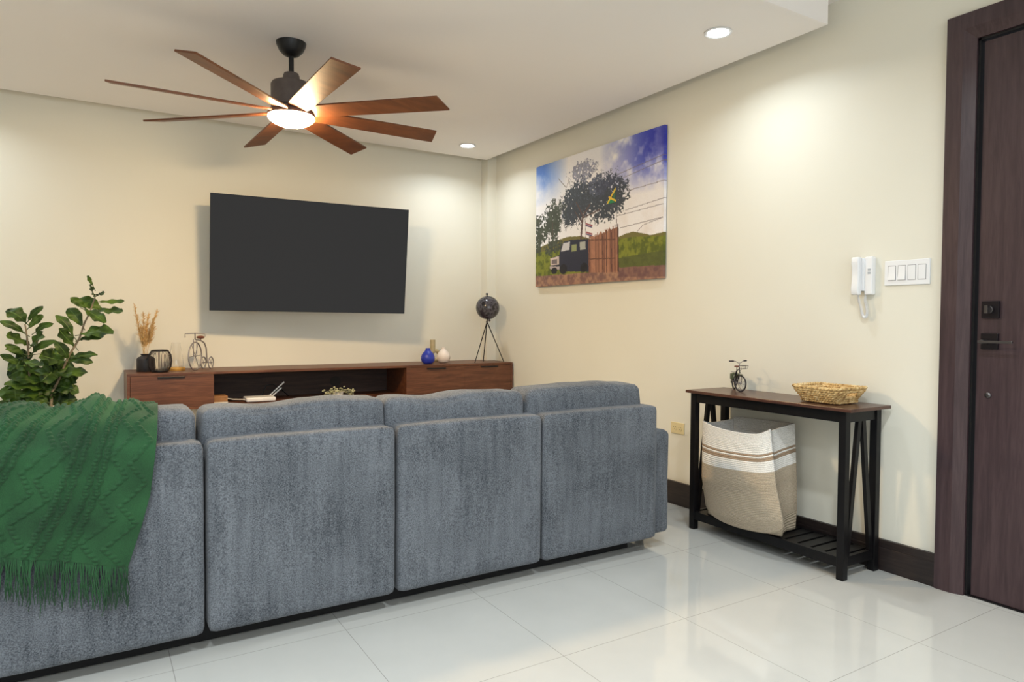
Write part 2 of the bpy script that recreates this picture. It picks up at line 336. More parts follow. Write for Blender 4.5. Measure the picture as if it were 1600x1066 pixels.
for k in range(8):
    a = R(1.5+45*k); d = Vector((math.cos(a), math.sin(a), 0)); pr = d.cross(Vector((0, 0, 1))); zz = Vector((0, 0, 1))
    tl = R(14); wdir = pr*math.cos(tl)+zz*math.sin(tl); nd = d.cross(wdir)
    b = MB(); pts = [(.10, -.048), (.16, -.056), (.60, -.062), (.865, -.064), (.835, .064), (.60, .062), (.16, .056), (.10, .048)]
    c0 = Vector((fx, fy, 2.298))
    P = [(c0+d*r_+wdir*w_) for r_, w_ in pts]; N = len(P); th = nd*.005
    b.add([p+th for p in P]+[p-th for p in P], [list(range(N))[::-1], list(range(N, 2*N))]+[(i, (i+1) % N, N+(i+1) % N, N+i) for i in range(N)])
    # local blade axes so the grain runs along each blade
    o = part('blade', b, M['blade'], fan, bevel=.002)
# ------------------------------------------------------------------ television
tv = thing('television', 'large flat television with a dark grey screen tilted off the wall', 'television', (-1.772, -.295, 1.665), (R(6.78), R(.32), R(-4.59)))
W, H_ = 1.475, 1.475*.573
part('screen', MB().box((-W/2+.003, -.012, -H_/2+.003), (W/2-.003, -.006, H_/2-.003)), M['screen'], tv)
part('bezel', MB().box((-W/2, -.0105, -H_/2), (W/2, .012, H_/2)), plain('charcoal_plastic', srgb(40, 40, 41), .5), tv, bevel=.003)
part('rear_housing', MB().box((-.5, .012, -.36), (.5, .055, .18)), M['black'], tv, bevel=.01)
mt = MB().box((-.14, .055, -.12), (.14, .068, .12)); mt.bar((-.03, .06, 0), (.10, .20, -.02), .04, .07); mt.bar((.10, .20, -.02), (-.03, .33, -.035), .04, .07)
part('mount_arm', mt, M['black'], tv)
part('wall_plate', MB().box((-.19, .335, -.16), (.13, .352, .09)), M['black'], tv, bevel=.003)
# ------------------------------------------------------------------ tv console
YC = -.37; ZT, ZB = .816, .555; XA, X1, X2, X3, XE = -3.042, -2.522, -1.022, -.512, -.018
yb = YB-.003
con = thing('tv_console', 'long wall hung walnut media console with an open middle bay', 'media console', (-1.7, -.15, ZB))
tp = MB().prism([(XA, YC), (XE, YC), (XE, -.034), (-.096, -.034), (-.096, yb), (XA, yb)], 2, ZT-.018, ZT); part('top_panel', tp, M['walnut'], con, bevel=.0015)
part('bottom_panel', MB().prism([(XA, YC), (XE, YC), (XE, -.034), (-.096, -.034), (-.096, yb), (XA, yb)], 2, ZB, ZB+.018), M['walnut'], con, bevel=.0015)
for x, y in ((XA, yb), (X1, yb), (X2-.018, yb), (X3, yb), (XE-.018, -.034)):
    part('side_panel', MB().box((x, YC, ZB+.018), (x+.018, y, ZT-.018)), M['walnut'], con)
part('back_panel', MB().box((XA+.018, yb-.012, ZB+.018), (-.12, yb, ZT-.018)), M['walnut_dk'], con)
for x0, x1, hx in ((XA, X1+.018, .5), (X2-.018, X3+.006, .5), (X3+.008, XE, .5)):
    o = part('drawer_front', MB().box((x0+.02 if x0 == XA else x0+.002, YC-.001, ZB+.020), (x1-.020 if x1 in (XE,) else x1-.002, YC-.016 if False else YC+.016, ZT-.020)), M['walnut'], con, bevel=.001)
    cx = (x0+x1)/2
    part('handle', MB().box((cx-.085, YC-.016, ZT-.036), (cx+.085, YC, ZT-.026)), M['black'], o, bevel=.002)
# ------------------------------------------------------------------ things on the console
def on_top(px, Y, z=ZT):
    """world x for pixel column px at depth Y, height z"""
    lo, hi = -8, 2
    for _ in range(60):
        mid = (lo+hi)/2; d = Vector((mid, Y, z))-EYE; u = 800+FPX*d.dot(CR)/d.dot(CF)
        lo, hi = (mid, hi) if u < px else (lo, mid)
    return lo
# black vase + dried grass
Yv = -.165; x = on_top(228, Yv)
vz = thing('bottle_vase', 'squat matt black vase with flared lip holding dried grass', 'vase', (x, Yv, ZT))
part('vase_body', MB().lathe([(.0001, 0), (.057, 0), (.059, .005), (.058, .088), (.050, .100), (.032, .108), (.029, .114), (.034, .124), (.030, .124), (.024, .113), (.028, .104), (.045, .095), (.052, .08), (.052, .02), (.0001, .015)], (x, Yv, ZT), 40), M['black_cer'], vz, smooth=50)
dg = thing('dried_grass_bunch', 'bunch of straw coloured dried grass standing in the black vase', 'dried grass', (x, Yv, ZT+.02))
tips = [(210, 475), (246, 484), (224, 490), (232, 492), (240, 500), (228, 510), (220, 512), (236, 520), (225, 527), (241, 512)]
for i, (px, py) in enumerate(tips):
    q = at(px, py, 1, Yv+random.uniform(-.05, .05)); base = Vector((x+random.uniform(-.015, .015), Yv+random.uniform(-.015, .015), ZT+.02))
    neck = Vector((x+random.uniform(-.02, .02), Yv+random.uniform(-.02, .02), ZT+.15)); s_ = MB()
    pts = [base, neck, neck.lerp(q, .5)+Vector((random.uniform(-.01, .01), 0, 0)), q]; s_.tube(pts, .0016, 5)
    for j in range(120):
        f = random.random()**.8; p = neck.lerp(q, .18+.82*f); d = (q-neck).normalized()
        sd = Vector((random.gauss(0, 1), random.gauss(0, 1), random.gauss(0, .5))).normalized()
        L = random.uniform(.012, .034)*(1.25-.7*f); e_ = p+(d*.8+sd*.8)*L; sdv = d.cross(sd).normalized()*.0030
        s_.add([p-sdv, p+sdv, e_+sdv*.3, e_-sdv*.3, p+sd*.003, e_+sd*.002], [(0, 1, 2, 3), (0, 4, 5, 3), (1, 4, 5, 2)])
    part('grass_stem', s_, M['straw'], dg)
# string candle holder
Yh = -.275; x = on_top(250, Yh)
ch = thing('candle_holder', 'round barrel candle holder of dark vertical strings between black rings', 'candle holder', (x, Yh, ZT))
part('base_disc', MB().lathe([(.0001, 0), (.048, 0), (.054, .006), (.054, .014), (.048, .016), (.0001, .016)], (x, Yh, ZT), 36), M['black'], ch, smooth=40)
part('top_ring', MB().ring((x, Yh, ZT+.150), .050, .005, 36), M['black'], ch, smooth=60)
sg = MB()
for k in range(46):
    a = 2*math.pi*k/46; rr = random.uniform(-.001, .001)
    sg.tube([(x+math.cos(a)*r_, Yh+math.sin(a)*r_, ZT+z_) for r_, z_ in ((.052, .012), (.066+rr, .04), (.072+rr, .08), (.067+rr, .12), (.050, .150))], .0011, 5)
part('strings', sg, M['string'], ch)
part('side_rib', MB().tube([(x+.052, Yh, ZT+.01), (x+.069, Yh, ZT+.04), (x+.074, Yh, ZT+.08), (x+.069, Yh, ZT+.12), (x+.050, Yh, ZT+.15)], .004, 8), M['black'], ch, smooth=60)
part('side_rib', MB().tube([(x-.052, Yh, ZT+.01), (x-.069, Yh, ZT+.04), (x-.074, Yh, ZT+.08), (x-.069, Yh, ZT+.12), (x-.050, Yh, ZT+.15)], .004, 8), M['black'], ch, smooth=60)
# glass hurricane on gold base
Yg = -.14; x = on_top(275.5, Yg)
gl = thing('glass_hurricane', 'clear tapered glass cover on a round gold base beside the string holder', 'candle holder', (x, Yg, ZT))
part('gold_base', MB().lathe([(.0001, 0), (.057, 0), (.059, .004), (.059, .020), (.052, .024), (.0001, .024)], (x, Yg, ZT), 40), M['gold'], gl, smooth=40)
gp = [(.050, .0245), (.050, .05), (.044, .10), (.036, .15), (.029, .20)]
part('glass_cover', MB().lathe(gp+[(r_-.003, z_) for r_, z_ in gp[::-1]]+[gp[0]], (x, Yg, ZT), 40, cap=False), M['glass'], gl, smooth=40)
# penny farthing model
Yp = -.22; xw = on_top(305, Yp, ZT+.09)
pf = thing('penny_farthing_model', 'silver wire ornament of an old high wheel bicycle with brown saddle', 'ornament', (xw, Yp, ZT))
def spoked(mb, c, R_, r, ns, ax, rs=.0012):
    mb.ring(c, R_, r, 32, 8, ax); q = Vector((0, 0, 1)).rotation_difference(Vector(ax)); c = Vector(c)
    for k in range(ns):
        a = 2*math.pi*k/ns; mb.tube([c, c+q @ Vector((R_*math.cos(a), R_*math.sin(a), 0))], rs, 5)
    mb.tube([c-Vector(ax).normalized()*.008, c+Vector(ax).normalized()*.008], .005, 8); return mb
wa = Vector((.848, -.53, 0)).normalized()         # axle direction: wheel seen turned
fwd = Vector((.53, .848, 0))
part('front_wheel', spoked(MB(), (xw, Yp, ZT+.1045), .0995, .005, 6, wa, .0022), M['silver'], pf, smooth=60)
rc = Vector((xw, Yp, 0))+fwd*.19
for s_ in (-1, 1):
    part('rear_wheel', spoked(MB(), Vector((rc.x, rc.y, ZT+.0465))+wa*(.028*s_), .042, .004, 6, wa, .0016), M['silver'], pf, smooth=60)
B = lambda f_, z_: Vector((xw, Yp, ZT+z_))+fwd*f_
fm = MB().tube([B(0, .265), B(0, .225), B(.02, .222), B(.09, .214), B(.145, .195), B(.176, .155), B(.182, .10), B(.19, .046)], .005, 8)
fm.tube([B(0, .225)+wa*.012, B(0, .103)+wa*.012], .0032, 6); fm.tube([B(0, .225)-wa*.012, B(0, .103)-wa*.012], .0032, 6)
fm.tube([B(.19, .046)-wa*.03, B(.19, .046)+wa*.03], .003, 6); part('frame', fm, M['silver'], pf, smooth=60)
hb = MB().tube([B(0, .262)-wa*.072+Vector((0, 0, -.025)), B(0, .264)-wa*.072, B(0, .268), B(0, .264)+wa*.072, B(0, .264)+wa*.072+Vector((0, 0, -.02))], .0034, 6); part('handlebar', hb, M['silver'], pf, smooth=60)
part('saddle', MB().ball(B(.085, .238), .024, 10, (1.2, .9, .5)).tube([B(.085, .235), B(.088, .214)], .004, 6), M['brown_leather'], pf, smooth=180)
# vases at the right
Yr = -.27; x = on_top(668.5, Yr)
def bulb(name, label, x, Y, r, mat, neck=.020):
    pr = [(.0001, 0), (r*.55, 0), (r*.8, r*.18), (r*.97, r*.55), (r, r*.85), (r*.9, r*1.25), (r*.66, r*1.6), (neck*1.05, r*1.88), (neck, r*2.05), (neck, r*2.22), (neck*.75, r*2.22), (neck*.7, r*1.9), (.0001, r*1.7)]
    o = MB().lathe(pr, (0, 0, 0), 36).build(name, mat, smooth=60); o.location = (x, Y, ZT+.0005); o.modifiers.new('s', 'SUBSURF').render_levels = 1; return tag(o, label, 'vase', 'round bud vases')
bulb('bud_vase', 'small round cobalt blue vase with a short neck', x, Yr, .061, M['blue'])
bulb('bud_vase', 'small round white ceramic vase beside the blue one', on_top(693, Yr+.09), Yr+.09, .061, M['white_cer'], .017)
x = on_top(677, -.06)
kn = MB().tube([(x-.006, -.06, ZT+.20), (x-.006, -.06, ZT+.085)], .023, 20)
kn.tube([(x+.02+.037*math.cos(a), -.06, ZT+.060+.042*math.sin(a)) for a in [R(q) for q in range(0, 360, 15)]], .0175, 14, True)
o = kn.build('loop_vase', M['beige_cer'], smooth=60); OFF_ = Vector((x, -.06, ZT)); 
for v_ in o.data.vertices: v_.co -= OFF_
o.location = OFF_; tag(o, 'beige looped ceramic vase with a tall neck behind the blue and white vases', 'vase')
# globe
gx, gy = on_top(764, -.25, 1.0), -.25; gz = 1.303
g = thing('globe', 'small black globe on a slim dark tripod stand', 'globe', (gx, gy, ZT)); gc = at(762, 481, 1, gy); gr = .106
part('sphere', MB().ball(gc, gr, 24), M['globe'], g, smooth=180)
part('finial', MB().lathe([(.006, 0), (.006, .010), (.013, .016), (.013, .021), (.004, .028)], gc+Vector((-.008, 0, gr-.002)), 14), M['black'], g, smooth=40)
apex = at(761, 503, 1, gy)
part('bracket', MB().tube([gc+Vector((0, 0, -gr)), apex], .008, 10).ball(apex+Vector((.02, -.01, .012)), .010, 8).ball(apex, .011, 8), M['bronze'], g, smooth=60)
for px, Y, yy in ((742, gy-.085, 0), (755, gy+.09, 0), (787, gy-.03, 0)):
    f = Vector((on_top(px, Y), Y, ZT)); part('leg', MB().tube([apex, f+Vector((0, 0, .003))], [.005, .0042], 8), M['black'], g, smooth=60)
# inside the bay
zb = ZB+.018
x0, x1 = on_top(334, -.28, zb), on_top(355, -.28, zb)
bk = thing('box', 'kraft brown box lying at the left of the open console bay', 'box', ((x0+x1)/2, -.24, zb+.016))
part('box_body', MB().box((x0, -.30, zb+.0165), (x1, -.16, zb+.048)), M['kraft'], bk, bevel=.001)
part('lid_edge', MB().box((x0-.001, -.302, zb+.046), (x1+.001, -.158, zb+.058)), M['kraft'], bk, bevel=.001)
o = MB().box((-(x1-x0)/2-.002, -.075, 0), ((x1-x0)/2+.002, .075, .015)).build('book', M['paper'], bevel=.001); o.location = ((x0+x1)/2, -.23, zb+.0006); tag(o, 'thin white book under the kraft box in the console bay', 'book')
xr = on_top(408, -.25, zb)
rt = thing('router', 'white internet router with two raised antennas in the console bay', 'router', (xr, -.22, zb))
part('router_body', MB().box((xr-.115, -.31, zb+.004), (xr+.095, -.17, zb+.036)), M['white_plastic'], rt, bevel=.008)
for px, py, bx in ((444, 597, .06), (440, 606, .085)):
    q = at(px, py, 1, -.19); part('antenna', MB().tube([(xr+bx, -.19, zb+.02), q], [.005, .006], 8), M['white_plastic'], rt, smooth=60)
for q_ in (-.09, .05): part('foot', MB().box((xr+q_, -.29, zb+.0004), (xr+q_+.02, -.19, zb+.005)), M['black'], rt)
o = MB().tube([(xr-.112, -.26, zb+.02), (xr-.15, -.27, zb+.024), (xr-.2, -.262, zb+.026), (xr-.24, -.25, zb+.035)], .004, 8)
part('power_cable', o, M['paper'], rt, smooth=60)
blk = MB(); xc_ = on_top(428, .03, .66)
blk.tube([(xc_-.10, .02, zb+.005), (xc_-.06, .03, zb+.09), (xc_-.01, .03, zb+.10), (xc_+.06, .02, zb+.05), (xc_+.10, -.02, zb+.005)], .004, 6)
o = blk.build('cable', M['black'], smooth=60); tag(o, 'black cable looping behind the router in the console bay', 'cable')
for v_ in o.data.vertices: v_.co -= Vector((xc_, 0, zb))
o.location = (xc_, 0, zb)
o = MB().lathe([(.0001, 0), (.045, 0), (.045, .004), (.0001, .004)], (0, 0, 0), 30, (0, -1, 0)).build('cable_hole_shade', M['slot'], smooth=40); o.location = (on_top(524, yb-.0125, .67), yb-.0125, .668); tag(o, 'dark disc painted as the shade of a cable hole in the console back panel', 'cable_hole')  # flat dark disc stands in for the shade of an open hole
xs = on_top(529, -.30, zb)
sp = thing('small_plant', 'little potted plant with pale green round leaves in the console bay', 'plant', (xs, -.29, zb))
part('pot', MB().lathe([(.0001, 0), (.034, 0), (.042, .05), (.038, .05), (.036, .042), (.0001, .042)], (xs, -.29, zb), 24), M['pot'], sp, smooth=40)
fo = MB()
for k in range(26):
    px = random.choice([random.gauss(528, 8), random.uniform(506, 555)]); py = random.uniform(604, 618) if abs(px-528) < 10 or px > 540 else random.uniform(612, 622)
    q = at(px, py, 1, -.29+random.uniform(-.05, .05)); b0 = Vector((xs, -.29, zb+.045)); fo.tube([b0, b0.lerp(q, .5)+Vector((0, 0, .01)), q], .0012, 5)
    for j in range(3):
        c = q+Vector((random.gauss(0, .008), random.gauss(0, .008), random.gauss(0, .008))); fo.ball(c, .009, 5, (1, .5, .75))
part('foliage', fo, M['euca'], sp, smooth=180)
# ------------------------------------------------------------------ canvas print
CY0, CY1, CZ0, CZ1 = -.748, -2.264, 1.476, 2.480
NX, NY = 380, 250
U, V = np.meshgrid((np.arange(NX)+.5)/NX, (np.arange(NY)+.5)/NY, indexing='ij')     # u from the left, v from the top
rng = np.random.default_rng(3)
def vnoise(u, v, s, octv=4, seed=0):
    r = np.random.default_rng(seed); out = np.zeros_like(u); amp = 1; tot = 0
    for o_ in range(octv):
        g_ = r.random((130, 130)); x_ = (u*s*1.5*(2**o_)) % 128; y_ = (v*s*(2**o_)) % 128
        xi, yi = x_.astype(int), y_.astype(int); fx_, fy_ = x_-xi, y_-yi; fx_ = fx_*fx_*(3-2*fx_); fy_ = fy_*fy_*(3-2*fy_)
        out += amp*((g_[xi, yi]*(1-fx_)+g_[xi+1, yi]*fx_)*(1-fy_)+(g_[xi, yi+1]*(1-fx_)+g_[xi+1, yi+1]*fx_)*fy_); tot += amp; amp *= .55
    return out/tot
def pic(zx, zy):
    p = at(820+zx/3.808, 180+zy/3.808, 0, -.04); return (p.y-CY0)/(CY1-CY0), (CZ1-p.z)/(CZ1-CZ0)
img = np.zeros((NX, NY, 3))
def mixc(mask, col, a=1.0):
    global img
    k = (np.clip(mask, 0, 1)*a)[..., None]; img = img*(1-k)+np.array(col, float)*k
AR = (CY0-CY1)/(CZ1-CZ0)
cl = vnoise(U, V, 4, 5, 1); cl2 = vnoise(U, V, 9, 4, 2)
img[:] = (246, 243, 246)
mixc(np.clip((.30-U)*4.5, 0, 1)*np.clip((.34-V)*5, 0, 1)*np.clip(1.5-(cl-.3)*2.6, 0, 1), (70, 120, 214), .9)
mixc(np.clip((U-.55)*2.6, 0, 1)*np.clip((.42-V)*4.5, 0, 1)*np.clip(1.7-(cl2-.3)*3.4, 0, 1), (52, 66, 182))
mixc(np.clip((U-.80)*6, 0, 1)*np.clip((.24-V)*8, 0, 1), (44, 50, 168), .8)
mixc(np.clip((U-.5)*2, 0, 1)*np.clip((V-.3)*2.5, 0, 1)*np.clip((cl2-.35)*3, 0, 1), (222, 206, 196), .6)
def poly(pts, col, a=1.0, uvp=False):
    P = [p if uvp else pic(*p) for p in pts]; ins = np.zeros(U.shape, bool); n_ = len(P)
    for i in range(n_):
        (x0_, y0_), (x1_, y1_) = P[i], P[(i+1) % n_]
        if y0_ == y1_: continue
        cr = ((y0_ > V) != (y1_ > V)) & (U < (x1_-x0_)*(V-y0_)/(y1_-y0_)+x0_); ins ^= cr
    mixc(ins.astype(float), col, a); return ins
def line(p, q, w, col, a=1.0):
    (x0_, y0_), (x1_, y1_) = pic(*p), pic(*q); dx, dy = (x1_-x0_)*AR, y1_-y0_; L = dx*dx+dy*dy
    tt_ = np.clip((((U-x0_)*AR)*dx+(V-y0_)*dy)/L, 0, 1); d = np.hypot((U-x0_)*AR-tt_*dx, V-y0_-tt_*dy); mixc((d < w).astype(float), col, a)
def blob(c, rx, ry, col, seed, thr=.0, a=1.0, rough=.8):
    u0, v0 = pic(*c); u1, _ = pic(c[0]+rx, c[1]); _, v1 = pic(c[0], c[1]+ry)
    d = np.hypot((U-u0)/abs(u1-u0), (V-v0)/abs(v1-v0)); nn = vnoise(U, V, 26, 3, seed)
    lf_ = vnoise(U, V, 62, 2, seed+100); mk = (d+(nn-.5)*rough*2+(lf_-.5)*rough*1.5 < 1+thr).astype(float)
    if rough > .1: mk *= (lf_+nn*.5 > .47)
    mixc(mk, col, a); mixc(mk*np.clip((lf_-.5)*5, 0, 1), np.array(col)*1.45, .5); return mk
for p, q in (((825, 230), (550, 350)), ((825, 262), (560, 380)), ((825, 385), (600, 450)), ((820, 490), (590, 565)), ((815, 525), (540, 600)), ((812, 605), (560, 670)), ((812, 607), (695, 652)), ((695, 652), (660, 690))): line(p, q, .0022, (120, 108, 116), .8)
hl = [(50, 800), (140, 760), (250, 722), (330, 718), (400, 740), (545, 725), (600, 700), (640, 692), (700, 702), (740, 712), (830, 690), (830, 960), (50, 985)]
poly(hl, (118, 110, 58))
gn = vnoise(U, V, 30, 3, 5)
ins = poly([(50, 820), (220, 790), (330, 790), (545, 735), (640, 722), (830, 715), (830, 930), (50, 985)], (128, 134, 44)); mixc(ins*np.clip((gn-.4)*4, 0, 1), (70, 80, 26), .7)
ins = poly([(545, 850), (830, 800), (830, 905), (545, 920)], (78, 84, 44), .75)
ins = poly([(50, 958), (375, 935), (550, 905), (830, 888), (830, 1000), (50, 1060)], (168, 128, 104)); mixc(ins*np.clip((gn-.35)*3, 0, 1), (112, 80, 78), .8)
poly([(550, 905), (830, 888), (830, 960), (550, 960)], (92, 60, 66), .45)
DK, MD = (60, 66, 76), (88, 94, 114)
blob((345, 330), 75, 60, (128, 130, 152), 11, -.12, .8)
for i, (c, rx, ry, cc) in enumerate([((390, 450), 120, 85, MD), ((490, 440), 95, 85, (66, 72, 92)), ((300, 480), 85, 70, DK), ((290, 560), 70, 80, DK), ((400, 530), 130, 55, DK), ((530, 500), 70, 75, DK), ((460, 590), 60, 45, DK), ((260, 610), 40, 50, DK)]): blob(c, rx, ry, cc, 20+i)
for i, (c, rx, ry) in enumerate([((165, 600), 55, 75), ((150, 660), 45, 40), ((175, 690), 26, 36), ((85, 700), 48, 52), ((60, 640), 30, 40), ((70, 780), 22, 40), ((165, 775), 44, 52)]): blob(c, rx, ry, (64, 70, 58), 40+i)
line((158, 640), (158, 720), .006, (84, 72, 62))
for p, q, w_ in (((326, 735), (338, 600), .011), ((338, 600), (300, 520), .006), ((338, 600), (380, 530), .007), ((340, 610), (440, 560), .005), ((332, 640), (290, 570), .004), ((240, 432), (195, 380), .0025), ((240, 432), (255, 385), .002)): line(p, q, w_, (92, 70, 66))
# off road truck
poly([(200, 832), (205, 790), (225, 752), (268, 742), (372, 734), (376, 930), (200, 930)], (40, 42, 62))
poly([(208, 812), (222, 762), (262, 752), (258, 800)], (206, 204, 208)); poly([(270, 812), (272, 772), (300, 766), (300, 806)], (150, 156, 110)); poly([(320, 800), (320, 756), (354, 750), (354, 798)], (176, 178, 170))
poly([(145, 850), (200, 832), (205, 920), (150, 920)], (48, 48, 60)); poly([(145, 852), (196, 838), (196, 888), (147, 894)], (216, 196, 186)); poly([(152, 862), (186, 854), (186, 884), (153, 886)], (120, 108, 110))
poly([(142, 898), (200, 900), (200, 918), (142, 914)], (182, 168, 168))
for c, rx, ry in (((222, 915), 22, 30), ((345, 905), 22, 28), ((168, 925), 18, 20)): blob(c, rx, ry, (26, 24, 32), 60, 0, 1, .05)
# stick fence
fp = poly([(370, 745), (400, 725), (430, 710), (480, 690), (540, 665), (552, 925), (375, 935)], (150, 104, 84))
for k in range(30):
    zx = 372+k*5.8; top = 735-(zx-372)*.42+random.uniform(-18, 10); line((zx, top), (zx+3, 932), .0045, random.choice([(176, 124, 98), (128, 84, 68), (96, 62, 54), (158, 110, 86)]))
line((545, 650), (548, 925), .007, (74, 52, 48)); line((375, 742), (530, 738), .005, (104, 70, 56)); line((375, 855), (530, 850), .004, (104, 70, 56)); line((537, 590), (538, 660), .0025, (90, 80, 80))
# flags
poly([(495, 500), (525, 435), (538, 450), (532, 522), (482, 530)], (44, 44, 44)); poly([(484, 505), (508, 495), (530, 520), (488, 528)], (36, 138, 84)); poly([(520, 440), (532, 445), (530, 500), (516, 490)], (60, 110, 80)); line((486, 522), (530, 438), .007, (232, 196, 64)); line((494, 488), (532, 508), .007, (232, 196, 64))
for z0 in (640, 690):
    poly([(355, z0), (395, z0+12), (392, z0+30), (355, z0+20)], (196, 150, 160)); line((357, z0+4), (394, z0+16), .004, (150, 62, 72)); line((357, z0+16), (392, z0+27), .004, (70, 78, 120))
line((352, 620), (356, 735), .0025, (120, 100, 96))
img += (rng.random((NX, NY, 1))-.5)*6
lin = np.clip(img/255, 0, 1); lin = np.where(lin <= .04045, lin/12.92, ((lin+.055)/1.055)**2.4)
cp = thing('canvas_print', 'wide unframed canvas photo of a tree, dark truck and stick fence', 'picture', (-.004, (CY0+CY1)/2, CZ0))
nx, ny = NX+2, NY+2
linp = np.pad(lin, ((1, 1), (1, 1), (0, 0)), mode='edge')
pad = lambda a: np.concatenate([a[:1], a, a[-1:]])
gx_, gy_ = np.meshgrid(pad(np.linspace(CY0, CY1, NX)), pad(np.linspace(CZ1, CZ0, NY)), indexing='ij')
gd_ = np.full(gx_.shape, -.028); gd_[0] = gd_[-1] = -.004; gd_[:, 0] = gd_[:, -1] = -.004
fm = MB(); vv = np.stack([gd_, gx_, gy_], -1).reshape(-1, 3); fm.v = [Vector(p) for p in vv]
idx = np.arange(nx*ny).reshape(nx, ny); q = np.stack([idx[:-1, :-1], idx[:-1, 1:], idx[1:, 1:], idx[1:, :-1]], -1).reshape(-1, 4); fm.f = q.tolist()
o = part('printed_front', fm, M['print'], cp); ca = o.data.color_attributes.new('print', 'FLOAT_COLOR', 'POINT')
ca.data.foreach_set('color', np.concatenate([linp.reshape(-1, 3), np.ones((nx*ny, 1))], 1).astype(np.float32).ravel())
part('stretcher_frame', MB().box((-.026, CY0-.002, CZ0+.002), (-.004, CY1+.002, CZ1-.002)), plain('canvas_edge', srgb(176, 160, 140), .7), cp)
# ------------------------------------------------------------------ switch plate, intercom, outlet
sw = thing('light_switch', 'white four gang rocker switch plate on the wall beside the door', 'light switch', (0, -3.84, 1.425))
part('plate', MB().box((-.008, -3.735, 1.367), (0, -3.944, 1.484)), M['white_plastic'], sw, bevel=.003)
for k in range(4):
    yc = -3.735-.209*(k+.5)/4-(0 if True else 0); yc = -3.7715-.0460*k
    tl = .004 if k < 2 else (-.001)
    part('rocker', MB().prism([(-.008, 1.392), (-.0095-max(tl, 0), 1.392), (-.010+min(tl, 0)*0, 1.425), (-.009-max(-tl, 0), 1.458), (-.008, 1.458)], 1, yc-.0165, yc+.0165), M['white_plastic'], sw)
    part('rocker_gap', MB().box((-.0083, yc-.019, 1.3895), (-.0079, yc+.019, 1.4605)), plain('switch_gap', srgb(150, 148, 152), .6), sw)
ic = thing('intercom', 'white wall intercom handset with coiled cord beside the switch plate', 'intercom', (0, -3.65, 1.415))
part('base', MB().box((-.034, -3.650, 1.326), (0, -3.690, 1.510)), M['white_plastic'], ic, bevel=.006)
hs = MB(); hsp = [(1.325, .032, .060), (1.333, .032, .064), (1.36, .034, .066), (1.39, .034, .061), (1.46, .034, .061), (1.482, .034, .066), (1.504, .032, .064), (1.510, .032, .060)]
vs = []
for z_, x0_, x1_ in hsp: vs += [(-x0_, -3.600, z_), (-x1_, -3.600, z_), (-x1_, -3.638, z_), (-x0_, -3.638, z_)]
n_ = len(hsp); fs = [(i*4+k, i*4+(k+1) % 4, i*4+4+(k+1) % 4, i*4+4+k) for i in range(n_-1) for k in range(4)]+[(3, 2, 1, 0), tuple(range(4*n_-4, 4*n_))]
hs.add(vs, fs); part('handset', hs, M['white_plastic'], ic, bevel=.005, smooth=50)
part('cradle', MB().box((-.034, -3.602, 1.345), (0, -3.652, 1.505)), M['white_plastic'], ic, bevel=.004)
part('button', MB().box((-.036, -3.668, 1.442), (-.031, -3.682, 1.452)).box((-.036, -3.668, 1.426), (-.031, -3.682, 1.436)), plain('grey_button', srgb(176, 180, 186), .5), ic, bevel=.001)
pth = []
cpts = [(-.03, -3.620, 1.328), (-.03, -3.624, 1.300), (-.028, -3.634, 1.262), (-.026, -3.640, 1.232), (-.026, -3.650, 1.216), (-.026, -3.662, 1.226), (-.026, -3.662, 1.262), (-.024, -3.652, 1.300), (-.02, -3.652, 1.332)]
def cat(pts, t_):
    n_ = len(pts)-1; f = t_*n_; i = min(int(f), n_-1); f -= i; g_ = lambda k: Vector(pts[min(max(k, 0), n_)]); a, b, c, d = g_(i-1), g_(i), g_(i+1), g_(i+2)
    return .5*((2*b)+(c-a)*f+(2*a-5*b+4*c-d)*f*f+(3*b-a-3*c+d)*f**3)
for k in range(700):
    t_ = k/699; p = cat(cpts, t_); dd = (cat(cpts, min(t_+.01, 1))-cat(cpts, max(t_-.01, 0))).normalized(); e1 = dd.cross(Vector((1, 0, 0))).normalized(); e2 = dd.cross(e1)
    a = t_*2*math.pi*46; rr = .0055*min(1, t_*10, (1-t_)*10); pth.append(p+e1*math.cos(a)*rr+e2*math.sin(a)*rr)
part('coiled_cord', MB().tube(pth, .0018, 5), M['white_plastic'], ic, smooth=180)
ou = thing('wall_outlet', 'ivory double socket plate on the wall between sofa and console table', 'outlet', (0, -2.39, .498))
part('plate', MB().box((-.007, -2.335, .461), (0, -2.450, .534)), M['ivory'], ou, bevel=.002)
for yc in (-2.370, -2.415):
    s_ = part('socket', MB().lathe([(.0001, 0), (.017, 0), (.017, .0035), (.0001, .0035)], (-.006, yc, .498), 20, (-1, 0, 0)), M['ivory'], ou, smooth=30)
    part('socket_slot', MB().box((-.0103, yc-.008, .501), (-.0095, yc-.006, .509)).box((-.0103, yc+.006, .501), (-.0095, yc+.008, .508)).box((-.0103, yc-.002, .489), (-.0095, yc+.002, .493)), M['slot'], s_)
